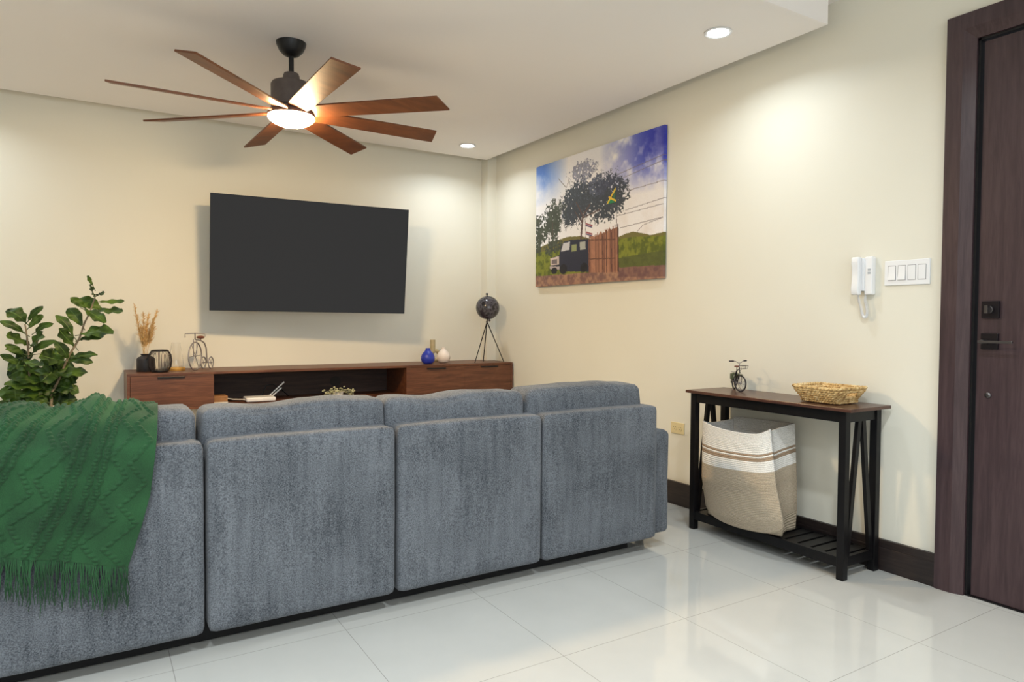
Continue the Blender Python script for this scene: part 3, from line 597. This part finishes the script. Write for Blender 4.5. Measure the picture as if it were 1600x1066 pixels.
# ------------------------------------------------------------------ console table
TT = .800
tb = thing('console_table', 'narrow console table with brown top, black legs and slatted lower shelf', 'console table', (-.18, -3.28, 0))
TY0, TY1, TX0, TX1 = -2.792, -3.790, -.347, -.026
part('tabletop', MB().box((TX0, TY0+.003, TT-.016), (TX1, TY1-.003, TT)), M['tabletop'], tb, bevel=.002)
lx0, lx1, ly0, ly1, lw = -.318, -.034, -2.802, -3.752, .036
for lx in (lx0, lx1-lw):
    for ly in (ly0-lw, ly1): part('leg', MB().box((lx, ly, 0), (lx+lw, ly+lw, TT-.016)), M['black_wood'], tb, bevel=.002)
for x_ in (lx0+.006, lx1-lw+.012): part('apron', MB().box((x_, ly0-lw, TT-.070), (x_+.018, ly1+lw, TT-.016)), M['black_wood'], tb)
for y_ in (ly0-.026, ly1+.008): part('apron', MB().box((lx0+lw, y_, TT-.070), (lx1-lw, y_+.018, TT-.016)), M['black_wood'], tb)
for y_ in (ly0-.018, ly1+.018):
    xm = (lx0+lx1)/2
    for s_ in (-1, 1):
        part('brace', MB().bar((xm+s_*.016, y_, TT-.068), (xm+s_*((lx1-lx0)/2-lw-.012), y_, .104), .018, .026, (1, 0, 0)), M['black_wood'], tb)
for x_ in (lx0+.004, lx1-lw+.008): part('shelf_rail', MB().box((x_, ly0-lw, .058), (x_+.022, ly1+lw, .104)), M['black_wood'], tb)
for y_ in (ly0-.030, ly1+.010): part('shelf_rail', MB().box((lx0+lw, y_, .058), (lx1-lw, y_+.020, .104)), M['black_wood'], tb)
ns = 12; span = (ly0-lw-.002)-(ly1+lw+.002); pitch = span/ns
for k in range(ns):
    y_ = ly1+lw+.002+pitch*k; part('slat', MB().box((lx0+.027, y_+.008, .090), (lx1-lw+.007, y_+pitch-.008, .103)), M['black_wood'], tb)
# ------------------------------------------------------------------ rope bag on the shelf
bag = MB(); nU, nV = 96, 90
def loop(pts, n):
    """closed Catmull-Rom through the points, resampled"""
    N = len(pts); out = []
    for k in range(n):
        f = k/n*N; i = int(f); f -= i; a, b, c, d = (Vector(pts[(i+j) % N]) for j in (-1, 0, 1, 2))
        out.append(.5*((2*b)+(c-a)*f+(2*a-5*b+4*c-d)*f*f+(3*b-a-3*c+d)*f**3))
    return out
zf = .1045
# plan outlines (x, y, z): front-left, front middle, front-right, side pinch, back-right, back middle, back-left, left side
def Pz(px, py, X): return at(px, py, 0, X)
top = [Pz(1099, 658, -.30), Pz(1118, 667, -.335), Pz(1150, 675, -.35), Pz(1182, 678, -.345), Pz(1199, 673, -.325), Pz(1203, 671, -.315), Pz(1205, 673, -.265), Pz(1219, 668, -.205), Pz(1237, 662, -.13), Pz(1236, 661, -.10), Pz(1195, 656, -.060), Pz(1152, 651, -.060), Pz(1143, 655, -.075), Pz(1112, 660, -.20)]
mid = [Pz(1098, 745, -.30), Pz(1117, 752, -.345), Pz(1150, 757, -.37), Pz(1186, 762, -.365), Pz(1209, 762, -.34), Pz(1212, 761, -.325), Pz(1212, 760, -.255), Pz(1222, 754, -.20), Pz(1239, 748, -.14), Pz(1240, 746, -.11), Pz(1200, 738, -.065), Pz(1160, 730, -.065), Pz(1138, 731, -.085), Pz(1108, 736, -.21)]
def flat(pts, z): return [Vector((p.x, p.y, z)) for p in pts]
low = [Pz(1104, 790, -.30), Pz(1122, 803, -.343), Pz(1155, 814, -.364), Pz(1193, 819, -.36), Pz(1219, 816, -.338), Pz(1223, 814, -.32), Pz(1223, 808, -.26), Pz(1230, 803, -.20), Pz(1240, 798, -.15), Pz(1240, 794, -.12), Pz(1200, 782, -.07), Pz(1160, 770, -.07), Pz(1138, 771, -.09), Pz(1112, 780, -.21)]
bc = Vector((-.215, -3.05, zf))
lowz = [Pz(1109, 800, -.305), Pz(1126, 813, -.338), Pz(1157, 825, -.352), Pz(1194, 832, -.350), Pz(1214, 829, -.341), Pz(1224, 822, -.322)]+[Vector((bc.x+(p.x-bc.x)*.98, bc.y+(p.y-bc.y)*.985, zf+.012)) for p in low[6:]]
bot = [Vector((max(-.290, bc.x+(p.x-bc.x)*.88), bc.y+(p.y-bc.y)*.92, zf+.006)) for p in low]
rings = [loop(r_, nU) for r_ in (bot, lowz, low, mid, top)]
keys = [0, .05, .15, .5, 1.0]
def ringpt(i, t_):
    for k in range(4):
        if t_ <= keys[k+1] or k == 3:
            f = (t_-keys[k])/(keys[k+1]-keys[k]); p = [rings[max(min(k+j, 4), 0)][i] for j in (-1, 0, 1, 2)]
            if k == 0: return p[1].lerp(p[2], f)
            m1 = (p[2]-p[0])*.5*.6; m2 = (p[3]-p[1])*.5*.6; h = f*f*(3-2*f); return p[1].lerp(p[2], h)*.5+p[1].lerp(p[2], f)*.5
bag.grid(lambda i, j: ringpt(i, j/(nV-1)), nU, nV, True)
bag.uv = [(i/nU, j/(nV-1)) for i in range(nU) for j in range(nV)]
# closed base
bi = len(bag.v); bag.v.append(sum((p for p in rings[0]), Vector())/nU); bag.uv.append((.5, 0))
for i in range(nU): bag.f.append([bi, ((i+1) % nU)*nV, i*nV])
o = bag.build('rope_bag', M['rope'], smooth=180, solid=.010); base = Vector((bc.x, bc.y, zf))
for v_ in o.data.vertices: v_.co -= base
o.location = base; tag(o, 'slouched white and tan coiled rope storage bag on the table shelf', 'storage bag')
# ------------------------------------------------------------------ woven tray
tcx, tcy = -.178, -3.572
tr = thing('woven_tray', 'shallow woven seagrass tray with handle holes on the console table', 'tray', (tcx, tcy, TT))
def rrect(hx, hy, r_, n=72):
    pts = []
    for cx_, cy_, a0 in ((hx-r_, hy-r_, 0), (-hx+r_, hy-r_, 90), (-hx+r_, -hy+r_, 180), (hx-r_, -hy+r_, 270)):
        pts += [(cx_+r_*math.cos(R(a0+k*90/7)), cy_+r_*math.sin(R(a0+k*90/7))) for k in range(8)]
    # resample evenly
    P = [Vector((*p, 0)) for p in pts]; N = len(P); seg = [(P[(i+1) % N]-P[i]).length for i in range(N)]; tot = sum(seg); out = []; i = 0; acc = 0
    for k in range(n):
        d = tot*k/n
        while acc+seg[i] < d: acc += seg[i]; i += 1
        out.append(P[i].lerp(P[(i+1) % N], (d-acc)/seg[i]))
    return out
rows = 6
for k in range(rows+1):
    f = k/rows; hx, hy = .084+.036*f, .094+.035*f; z_ = TT+.0115+.064*f; nn = 168; base = rrect(hx, hy, .035, nn); rimr = .0062 if k < rows else .0055
    lift = lambda p: (.008*max(0, abs(p.y)/hy-.6) if k == rows else 0)
    def emit(pts, closed):
        m_ = MB()
        for s_ in range(2):    # two twisted strands
            m_.tube([Vector((tcx, tcy, z_+lift(p)))+p+Vector((p.x, p.y, 0)).normalized()*(.0034*math.cos(i*.9+s_*math.pi+k*1.6))+Vector((0, 0, .0034*math.sin(i*.9+s_*math.pi+k*1.6))) for i, p in pts], rimr, 6, closed)
        return m_
    if k in (3, 4):
        segs = [[], []]
        for i, p in enumerate(base):
            if abs(p.x) < .048 and abs(p.y) > hy-.02: continue
            segs[0 if p.x > 0 else 1].append((i, p))
        m_ = MB()
        for sg_ in segs:
            # order each side by y so the strand is continuous
            sg_.sort(key=lambda q_: math.atan2(q_[1].y, q_[1].x) if q_[1].x > 0 else math.atan2(-q_[1].y, -q_[1].x)); mm_ = emit(sg_, False); m_.add(mm_.v, mm_.f)
    else: m_ = emit(list(enumerate(base)), True)
    part('rim' if k == rows else 'woven_row', m_, M['seagrass'], tr, smooth=180)
bt = MB()
for k in range(13):
    y_ = tcy-.094+.188*k/12; bt.tube([(tcx-.080+.16*j/24, y_+.003*math.sin(j*1.3+k*math.pi), TT+.0105+.002*math.cos(j*1.3+k*math.pi)) for j in range(25)], .0075, 6)
part('woven_base', bt, M['seagrass'], tr, smooth=180)
for s_ in (-1, 1):
    for q_ in (-1, 1): part('handle_edge', MB().tube([(tcx+q_*.046, tcy+s_*(.094+.035*.36), TT+.009+.064*.36), (tcx+q_*.046, tcy+s_*(.094+.035*.9), TT+.009+.064*.92)], .006, 8), M['seagrass'], tr, smooth=180)
# ------------------------------------------------------------------ toy bicycle
bf, br_ = at(1152, 611, 2, TT), at(1142, 606, 2, TT)
bf = Vector((-.245, bf.y, TT)); 
fwc = at(1156.5, 612.5, 2, TT); rwc = at(1141, 607.5, 2, TT)
bdir = Vector((-.58, -.81, 0)).normalized()
bk = thing('bicycle_model', 'miniature vintage bicycle with olive saddlebags on the console table', 'ornament', (fwc.x, fwc.y, TT))
wr = .043; wb = .135; fw = Vector((fwc.x, fwc.y, TT+wr+.004)); rw = fw-bdir*wb; sd = Vector((bdir.y, -bdir.x, 0)); Z = Vector((0, 0, 1))
steer = Vector((-.13, -.99, 0)).normalized(); fax = Vector((steer.y, -steer.x, 0))
def wheel(c, ax):
    q = part('wheel', MB().ring(c, wr, .0042, 32, 8, ax), M['rubber'], bk, smooth=60); s_ = MB(); qq = Z.rotation_difference(ax)
    for k in range(10): a = 2*math.pi*k/10; s_.tube([c, c+qq @ Vector((wr*math.cos(a), wr*math.sin(a), 0))], .0009, 5)
    s_.tube([c-ax*.008, c+ax*.008], .0045, 8); part('spokes', s_, M['silver'], q)
wheel(fw, fax); wheel(rw, sd)
bb_ = fw-bdir*.062+Z*(-.004); hd = fw-bdir*.020+Z*.066; hd2 = fw-bdir*.024+Z*.090; st_ = fw-bdir*.080+Z*.070
fr = MB()
for p, q in ((bb_, hd), (bb_, st_), (hd2-Z*.008, st_-Z*.006), (bb_, rw+sd*.006), (bb_, rw-sd*.006), (st_, rw+sd*.006), (st_, rw-sd*.006), (hd, hd2), (st_, st_+Z*.018)): fr.tube([p, q], .0024, 8)
for s_ in (-1, 1): fr.tube([hd, fw+fax*(.009*s_)+Z*.045, fw+fax*(.009*s_)], .0018, 6)
part('frame', fr, M['rubber'], bk, smooth=60)
hbm = MB().tube([hd2, hd2+Z*.020], .0022, 6).tube([hd2+Z*.034+fax*.058-steer*.012, hd2+Z*.034+fax*.028-steer*.004, hd2+Z*.024+fax*.010, hd2+Z*.024-fax*.010, hd2+Z*.034-fax*.028-steer*.004, hd2+Z*.034-fax*.058-steer*.012], .0022, 6)
part('handlebar', hbm, M['silver'], bk, smooth=60)
for s_ in (-1, 1): part('grip', MB().tube([hd2+Z*.034+fax*(.036*s_)-steer*.007, hd2+Z*.034+fax*(.062*s_)-steer*.0135], .004, 8), M['rubber'], bk, smooth=60)
part('saddle', MB().ball(st_+Z*.020, .014, 10, (.9, 1.2, .4)), M['brown_leather'], bk, smooth=180)
for cc, fw_ in ((rw, -1), (fw, 0)):
    axv = sd if fw_ else fax; dv = bdir if fw_ else steer; m_ = MB()
    arc = [cc+(dv*math.cos(a)+Z*math.sin(a))*(wr+.009) for a in [R(q) for q in (range(50, 196, 12) if fw_ else range(70, 150, 10))]]
    m_.grid(lambda i, j: arc[i]+axv*(.007*(j-1))-(Z*.002 if j != 1 else Z*0), len(arc), 3); part('mudguard', m_, M['olive'], bk, smooth=60, solid=.0015)
for s_ in (-1, 1): 
    c_ = rw+bdir*.012+sd*(.016*s_)+Z*.030; m_ = MB().bar(c_-bdir*.020, c_+bdir*.020, .014, .034); part('saddlebag', m_, M['olive'], bk, bevel=.004)
rk = MB().tube([rw-bdir*.03+Z*.055+sd*.012, rw+bdir*.02+Z*.055+sd*.012], .0014, 6).tube([rw-bdir*.03+Z*.055-sd*.012, rw+bdir*.02+Z*.055-sd*.012], .0014, 6).tube([rw-bdir*.03+Z*.055-sd*.012, rw-bdir*.03+Z*.055+sd*.012], .0014, 6)
rk.tube([rw-bdir*.02+Z*.055+sd*.012, rw+sd*.012], .0012, 5).tube([rw-bdir*.02+Z*.055-sd*.012, rw-sd*.012], .0012, 5); part('rear_rack', rk, M['silver'], bk)
bkf = MB(); bc_ = hd+steer*.030+Z*.016
for dz, q_ in ((0, .7), (.018, 1)): bkf.tube([bc_+Z*dz+steer*(a*.016*q_)+fax*(b*.020*q_) for a, b in ((-1, -1), (1, -1), (1, 1), (-1, 1))], .0014, 5, True)
for a, b in ((-1, -1), (1, -1), (1, 1), (-1, 1), (0, -1), (0, 1), (1, 0)): bkf.tube([bc_+steer*(a*.0112)+fax*(b*.014), bc_+Z*.018+steer*(a*.016)+fax*(b*.020)], .001, 5)
bkf.tube([bc_-steer*.0112, hd], .0014, 5); part('front_basket', bkf, M['bronze'], bk)
part('kickstand', MB().tube([bb_, bb_-sd*.022-Z*(bb_.z-TT-.001)], .0014, 6).tube([bb_-sd*.014, bb_+sd*.014], .003, 8), M['silver'], bk)
# ------------------------------------------------------------------ sofa
sofa = thing('sofa', 'long grey blue modular sofa seen from behind with four back cushions', 'sofa', (-2.2, -2.6, 0))
YS = -3.006; SB, STP = .07, .757
seams = [-3.64, -2.908, -2.192, -1.475, -.756]
def puffy(x0, x1, y0, y1, z0, z1, r, puff, seed=0, n=18, dip=0, rag=.004, lean=0):
    """soft box: rounded edges, swollen faces, light wrinkles"""
    bm = bmesh.new(); bmesh.ops.create_cube(bm, size=2); bmesh.ops.subdivide_edges(bm, edges=bm.edges[:], cuts=n, use_grid_fill=True)
    c = Vector(((x0+x1)/2, (y0+y1)/2, (z0+z1)/2)); h = Vector(((x1-x0)/2, (y1-y0)/2, (z1-z0)/2)); out = MB()
    for v_ in bm.verts:
        p = Vector([math.sin(k*math.pi/2*.98)/math.sin(math.pi/2*.98) for k in v_.co]) if False else v_.co.copy()
        # denser sampling near the edges
        p = Vector([math.copysign(abs(k)**.8, k) for k in p])
        w_ = Vector((p.x*h.x, p.y*h.y, p.z*h.z)); inner = Vector([max(-h[i]+r, min(h[i]-r, w_[i])) for i in range(3)])
        d = w_-inner; q = inner+(d.normalized()*r if d.length > 1e-9 else d)
        a, b, g_ = 1-p.x**2, 1-p.y**2, 1-p.z**2
        q.y += math.copysign(puff*a*g_, p.y) if abs(p.y) > .97 else 0
        q.z += (puff*.8*a*b if p.z > .97 else 0)-dip*max(0, p.z)*math.exp(-((p.x+.33)/.3)**2)
        q.x += math.copysign(puff*.3*b*g_, p.x) if abs(p.x) > .97 else 0
        q.y += lean*(p.z+1)/2
        nz = noise.noise_vector((q+c)*7+Vector((seed*5, 0, 0))); q += nz*rag
        v_.co = q+c
    bm.verts.index_update(); out.v = [v_.co.copy() for v_ in bm.verts]; out.f = [[v_.index for v_ in f.verts] for f in bm.faces]; bm.free(); return out
for k in range(4):
    part('back_panel', puffy(seams[k]+.006, seams[k+1]-.006, YS, YS+.115, SB, STP, .022, .006, k, 20, 0, .0015), M['sofa'], sofa, smooth=180)
# cushions: photo columns of their visible outlines
cz = []
YCU = -2.93
specs = [(-3.62, None, 306, 629, 632, 1), (None, 318, 606, 627, 616, 2), (None, 608, 824, 614, 604, 3), (None, 829, 1009, 601, 594, 4)]
for k, (xa_, p0, p1, t0, t1, sd_) in enumerate(specs):
    x0 = at(p0, (t0+660)/2, 1, YCU).x if p0 else xa_
    x1 = at(p1, (t1+650)/2, 1, YCU).x; xm = (x0+x1)/2
    zt = (at(p0 or 200, t0, 1, YCU+.06).z+at(p1, t1, 1, YCU+.06).z)/2-.017
    cz.append((x0, x1, zt))
    part('back_cushion', puffy(x0, x1, YCU, YCU+.19, .44, zt-.004, .034, .022, sd_, 22, .0 if sd_ == 4 else .016, .007, .03), M['sofa'], sofa, smooth=180)
for k in range(4): part('seat_cushion', puffy(seams[k]+.006, seams[k+1]-.006, -2.87, -2.20, .30, .45, .04, .015, 9+k, 14), M['sofa'], sofa, smooth=180)
part('plinth', MB().box((seams[0]+.03, YS+.115, .001), (seams[4]-.10, -2.24, .30)), M['sofa_dark'], sofa, bevel=.006)
part('arm', puffy(-.748, -.622, YS+.052, -2.18, .065, .612, .03, .006, 21, 18), M['sofa'], sofa, smooth=180)
part('arm', puffy(-3.78, -3.65, YS+.052, -2.18, .065, .612, .03, .006, 22, 18), M['sofa'], sofa, smooth=180)
for x_ in (-3.70, -.70):
    for y_ in (YS+.20, -2.30): part('foot', MB().lathe([(.022, 0), (.026, .072)], (x_, y_, 0), 16), M['sofa_dark'], sofa, smooth=40)
# ------------------------------------------------------------------ green throw over the left module
zc = cz[0][2]
prof = [(-2.70, .60), (-2.705, .76), (-2.735, zc-.015), (-2.79, zc+.014), (-2.85, zc+.016), (-2.91, zc-.008), (-2.955, .838), (-2.990, .800), (-3.018, .765), (-3.026, .735), (-3.028, .66), (-3.028, .30)]
L = [0]
for a, b in zip(prof, prof[1:]): L.append(L[-1]+math.hypot(a[0]-b[0], a[1]-b[1]))
def pathpt(s_):
    for i in range(len(L)-1):
        if s_ <= L[i+1] or i == len(L)-2:
            f = (s_-L[i])/(L[i+1]-L[i]); p = [prof[max(0, min(i+j, len(prof)-1))] for j in (-1, 0, 1, 2)]
            cr = lambda q: .5*((2*p[1][q])+(p[2][q]-p[0][q])*f+(2*p[0][q]-5*p[1][q]+4*p[2][q]-p[3][q])*f*f+(3*p[1][q]-p[0][q]-3*p[2][q]+p[3][q])*f**3)
            if i >= len(L)-3: return (p[1][0]+(p[2][0]-p[1][0])*f, p[1][1]+(p[2][1]-p[1][1])*f)
            return cr(0), cr(1)
pz = lambda z_: L[-2]+(.66-z_)
edge = [(0, -3.06), (L[3], at(247, 626, 1, -2.80).x), (L[7], at(245, 688, 1, -2.98).x), (pz(.60), at(234, 745, 1, -3.03).x), (pz(.50), at(221, 800, 1, -3.03).x), (pz(.33), at(193, 884, 1, -3.03).x)]
def redge(s_):
    for (a, xa_), (b, xb_) in zip(edge, edge[1:]):
        if s_ <= b: return xa_+(xb_-xa_)*(s_-a)/(b-a)
    return edge[-1][1]
hemz = lambda u: at(0+193*u, 867+20*u, 1, -3.03).z
XLW = -3.78
nu, nv = 330, 330
def tri(x_): return abs((x_ % 1)-.5)*2
def ridge(d, w_): return max(0, 1-(d/w_)**2)
zz_cols = [.03, .10, .155, .40, .455, .51, .86, .92, .975]; br_cols = [.215, .26, .31, .60, .64, .71, .755]
TH = {}
def throwpt(i, j):
    u, t_ = i/(nu-1), j/(nv-1); xr = redge(t_*(L[-2]+.33)); 
    smax = pz(hemz(max(0, min(1, (u*(redge(pz(.33))-XLW)+XLW+3.53)/(redge(pz(.33))+3.53))))); s_ = t_*smax; xr = redge(s_); x_ = XLW+(xr-XLW)*u
    y_, z_ = pathpt(s_); y2, z2 = pathpt(min(s_+.004, L[-1]-.0001)); y1, z1 = pathpt(max(s_-.004, 0)); tn = Vector((0, y2-y1, z2-z1)); nr = Vector((0, tn.z, -tn.y)).normalized()
    if nr.y > 0 and s_ > L[5]: nr = -nr
    if s_ <= L[5] and nr.z < 0: nr = -nr
    # cable pattern in cloth coordinates
    c = (x_+3.78)*1.22+ .0; kk = c+ .10*(s_-.3)*0
    rel = (x_-xr)  # distance from the right hem keeps cables parallel to it
    cc = -rel/(.62*(1+.85*min(1, max(0, (s_-L[4])/.55)))); h = 0
    for q in (.05, .115, .33, .385, .62, .675, .72, .95):
        h += ridge(abs(cc-q-.020*(tri(s_*7.5+q*3)-.5)*3.2), .010)*(.6+.4*math.sin(s_*420))*.0085
    for q in (.165, .195, .245, .275, .46, .49, .55, .58, .80, .83, .89):
        h += ridge(abs(cc-q-.003*math.sin(s_*160)), .010)*(.45+.55*math.sin(s_*300+q*40)**2)*.011
    # soft folds, strongest over the cushion top
    f1 = .020*math.exp(-((s_-L[4])/.16)**2)*(math.exp(-((rel+.075)/.035)**2)+.9*math.exp(-((rel+.19)/.03)**2)+.3*math.sin(rel*28))
    f2 = .006*(1+math.sin(rel*30+s_*5))+.008*max(0, s_-L[8])*(1+math.sin(rel*22+s_*2.2))
    n2 = .004*noise.noise(Vector((x_*6, s_*6, 3)))
    TH[(i, j)] = (s_, x_)
    z_ -= .024*math.exp(-(rel/.10)**2)*math.exp(-((s_-L[4])/.13)**2)
    return Vector((x_, y_, z_))+nr*(.003+h+f1+f2+n2)
tm = MB().grid(throwpt, nu, nv)
th = tm.build('throw_blanket', M['throw'], smooth=180, solid=.004); tb0 = Vector((-3.4, -2.85, zc))
hem = [tm.v[i*nv+nv-1].copy() for i in range(nu)]
for v_ in th.data.vertices: v_.co -= tb0
th.location = tb0; OFF[th.name] = tb0; tag(th, 'green cable knit throw with fringe draped over the sofa back', 'throw blanket')
fg = MB()
for i in range(40, nu, 1):
    if random.random() < .22: continue
    p = hem[i]; L_ = random.uniform(.10, .145)*(1.25 if random.random() < .08 else 1); pts = [p]; dx = random.uniform(-.015, .012); ph = random.uniform(0, 6)
    for k in range(1, 6): pts.append(p+Vector((dx*k/5+.003*math.sin(k*1.7+ph), -.003+.003*math.sin(k+ph)+.001*k*0, -L_*k/5)))
    for q in pts: q.y = min(q.y, -3.012)
    fg.tube(pts, [.0022, .0020, .0018, .0016, .0014, .0010], 5)
fo = part('fringe', fg, M['throw'], th, smooth=180); fo['kind'] = 'stuff'
# ------------------------------------------------------------------ fiddle leaf fig
PY = -.50; pxw = on_top(78, PY, .3)
fig = thing('fiddle_leaf_fig', 'tall leafy fiddle leaf fig plant by the wall left of the console', 'plant', (pxw, PY, 0))
part('pot', MB().lathe([(.0001, 0), (.12, 0), (.14, .02), (.165, .28), (.17, .30), (.155, .30), (.15, .26), (.0001, .26)], (pxw, PY, 0), 36), M['pot'], fig, smooth=40)
part('soil', MB().lathe([(.0001, .262), (.149, .262), (.149, .266), (.0001, .27)], (pxw, PY, 0), 30), M['soil'], fig)
def Z5(zx, zy, Y=PY): return at(zx/4.845, 420+zy/4.845, 1, Y)
def stem(pts, r0, r1):
    n_ = len(pts); part('stem', MB().tube(pts, [r0+(r1-r0)*k/(n_-1) for k in range(n_)], 8), M['bark'], fig, smooth=60)
root = Vector((pxw, PY, .262))
stem([root, Z5(385, 1100), Z5(390, 945), Z5(440, 850), Z5(490, 730), Z5(520, 660), Z5(600, 530), Z5(640, 410), Z5(680, 330), Z5(720, 215)], .010, .004)
stem([root+Vector((-.03, 0, 0)), Z5(250, 1100), Z5(225, 850), Z5(215, 640), Z5(205, 520), Z5(190, 420)], .009, .004)
stem([root+Vector((.02, .05, 0)), Z5(330, 1000, PY+.1), Z5(360, 800, PY+.12), Z5(420, 700, PY+.12)], .008, .004)
leaves = [(200,415,45,296,88,1),(215,395,326,262,36,0),(215,450,322,330,42,0),(185,490,-5,375,42,0),(270,480,405,392,38,0),(225,575,50,470,72,1),(240,585,330,480,100,1),(200,680,40,550,46,0),(190,650,40,590,28,0),(240,645,430,515,42,0),(160,735,0,630,42,0),
 (490,700,300,630,115,1),(180,690,320,710,60,1),(230,750,60,800,90,0),(200,770,368,785,52,1),(330,860,100,820,66,1),(350,920,30,840,80,1),(380,970,150,930,80,1),(190,1000,0,895,95,0),(360,1010,200,960,85,0),(440,760,310,840,100,0),(430,860,535,800,105,0),(380,1020,582,965,110,0),(450,1000,540,1015,46,1),(250,1045,400,1040,40,1),(180,1050,60,1015,30,1),(430,820,662,762,72,1),(520,700,705,692,52,0),(525,670,740,630,46,1),
 (510,680,420,530,58,0),(570,590,445,430,74,1),(555,510,420,328,54,1),(620,430,518,278,72,0),(610,500,862,455,92,1),(610,540,785,495,46,0),(640,310,797,390,70,1),(650,300,530,204,46,0),(770,310,598,208,72,0),(740,315,930,295,58,1),(750,250,942,225,36,1),(715,212,678,110,60,1),(735,205,785,180,44,1),(705,130,662,40,24,1),
 (330,760,420,700,80,0),(250,900,330,830,90,0),(420,930,300,900,90,0),(150,900,60,960,60,0),(300,1060,150,1000,80,0),(420,1080,520,1050,70,0),(320,1000,420,920,90,0),(100,1100,-40,1000,80,0)]
for k in range(26):
    x_, y_ = random.uniform(130, 470), random.uniform(640, 960); a_ = random.uniform(-.3, math.pi+.3); l_ = random.uniform(90, 140)
    leaves.append((x_, y_, x_+l_*math.cos(a_), y_-l_*math.sin(a_)*.6, random.uniform(70, 100), k % 2))
for k in range(22):
    x_, y_ = random.uniform(60, 520), random.uniform(720, 1120); a_ = random.uniform(-.6, math.pi+.6); l_ = random.uniform(120, 175)
    leaves.append((x_, y_, x_+l_*math.cos(a_)*1.05, y_-l_*math.sin(a_)*.55, random.uniform(70, 105), k % 2))
lf = MB(); lf.uv = []
for i, (bx, by, tx, ty, wpx, up) in enumerate(leaves):
    yo = random.uniform(-.10, .10) if i < 43 else random.uniform(.02, .12); b0 = Z5(bx, by, PY+yo*.4); e0 = Z5(tx, ty, PY+yo-.05+random.uniform(-.06, .06)); ax = e0-b0; Ln = ax.length; ax.normalize(); wd = wpx/4.845/261*.74
    view = (EYE-b0).normalized(); sdv = ax.cross(view).normalized()
    # turn the blade partly towards the viewer, partly upwards
    upv = Vector((0, 0, 1)); nrm = (view*.8+upv*(.75 if up else .35)); nrm = (nrm-ax*nrm.dot(ax)).normalized(); sdv = ax.cross(nrm).normalized(); a_, ph = random.uniform(-.10, .16), random.uniform(0, 6)
    k0 = len(lf.v); nl, nw = 15, 7
    for p in range(nl):
        f = p/(nl-1); wf = max(.05, math.sin(math.pi*min(.985, f**1.25*.97+.012))**.62*(.80+.25*f))
        ctr = b0+ax*(Ln*f)+nrm*(Ln*(a_*math.sin(math.pi*f)))+Vector((0, 0, -.12*Ln*f*f))
        for q in range(nw):
            g_ = (q/(nw-1))*2-1; lf.v.append(ctr+sdv*(g_*wd*wf)+nrm*(.22*wd*abs(g_)*wf+.24*wd*math.sin(f*16+ph+g_*2)*abs(g_))); lf.uv.append((f, q/(nw-1)))
    lf.f += [[k0+p*nw+q, k0+(p+1)*nw+q, k0+(p+1)*nw+q+1, k0+p*nw+q+1] for p in range(nl-1) for q in range(nw-1)]
    lf.tube([b0-ax*.035, b0+ax*.02], .0025, 5); lf.uv += [(0, .5)]*10
part('foliage', lf, M['leaf'], fig, smooth=180)
# ------------------------------------------------------------------ world and colour management
wd_ = bpy.data.worlds.new('world'); bpy.context.scene.world = wd_; wd_.use_nodes = True
wd_.node_tree.nodes['Background'].inputs[0].default_value = (.9, .95, 1, 1); wd_.node_tree.nodes['Background'].inputs[1].default_value = .3
vs_ = bpy.context.scene.view_settings; vs_.view_transform = 'Standard'; vs_.look = 'None'; vs_.gamma = 1; vs_.exposure = 0.60; vs_.use_curve_mapping = False
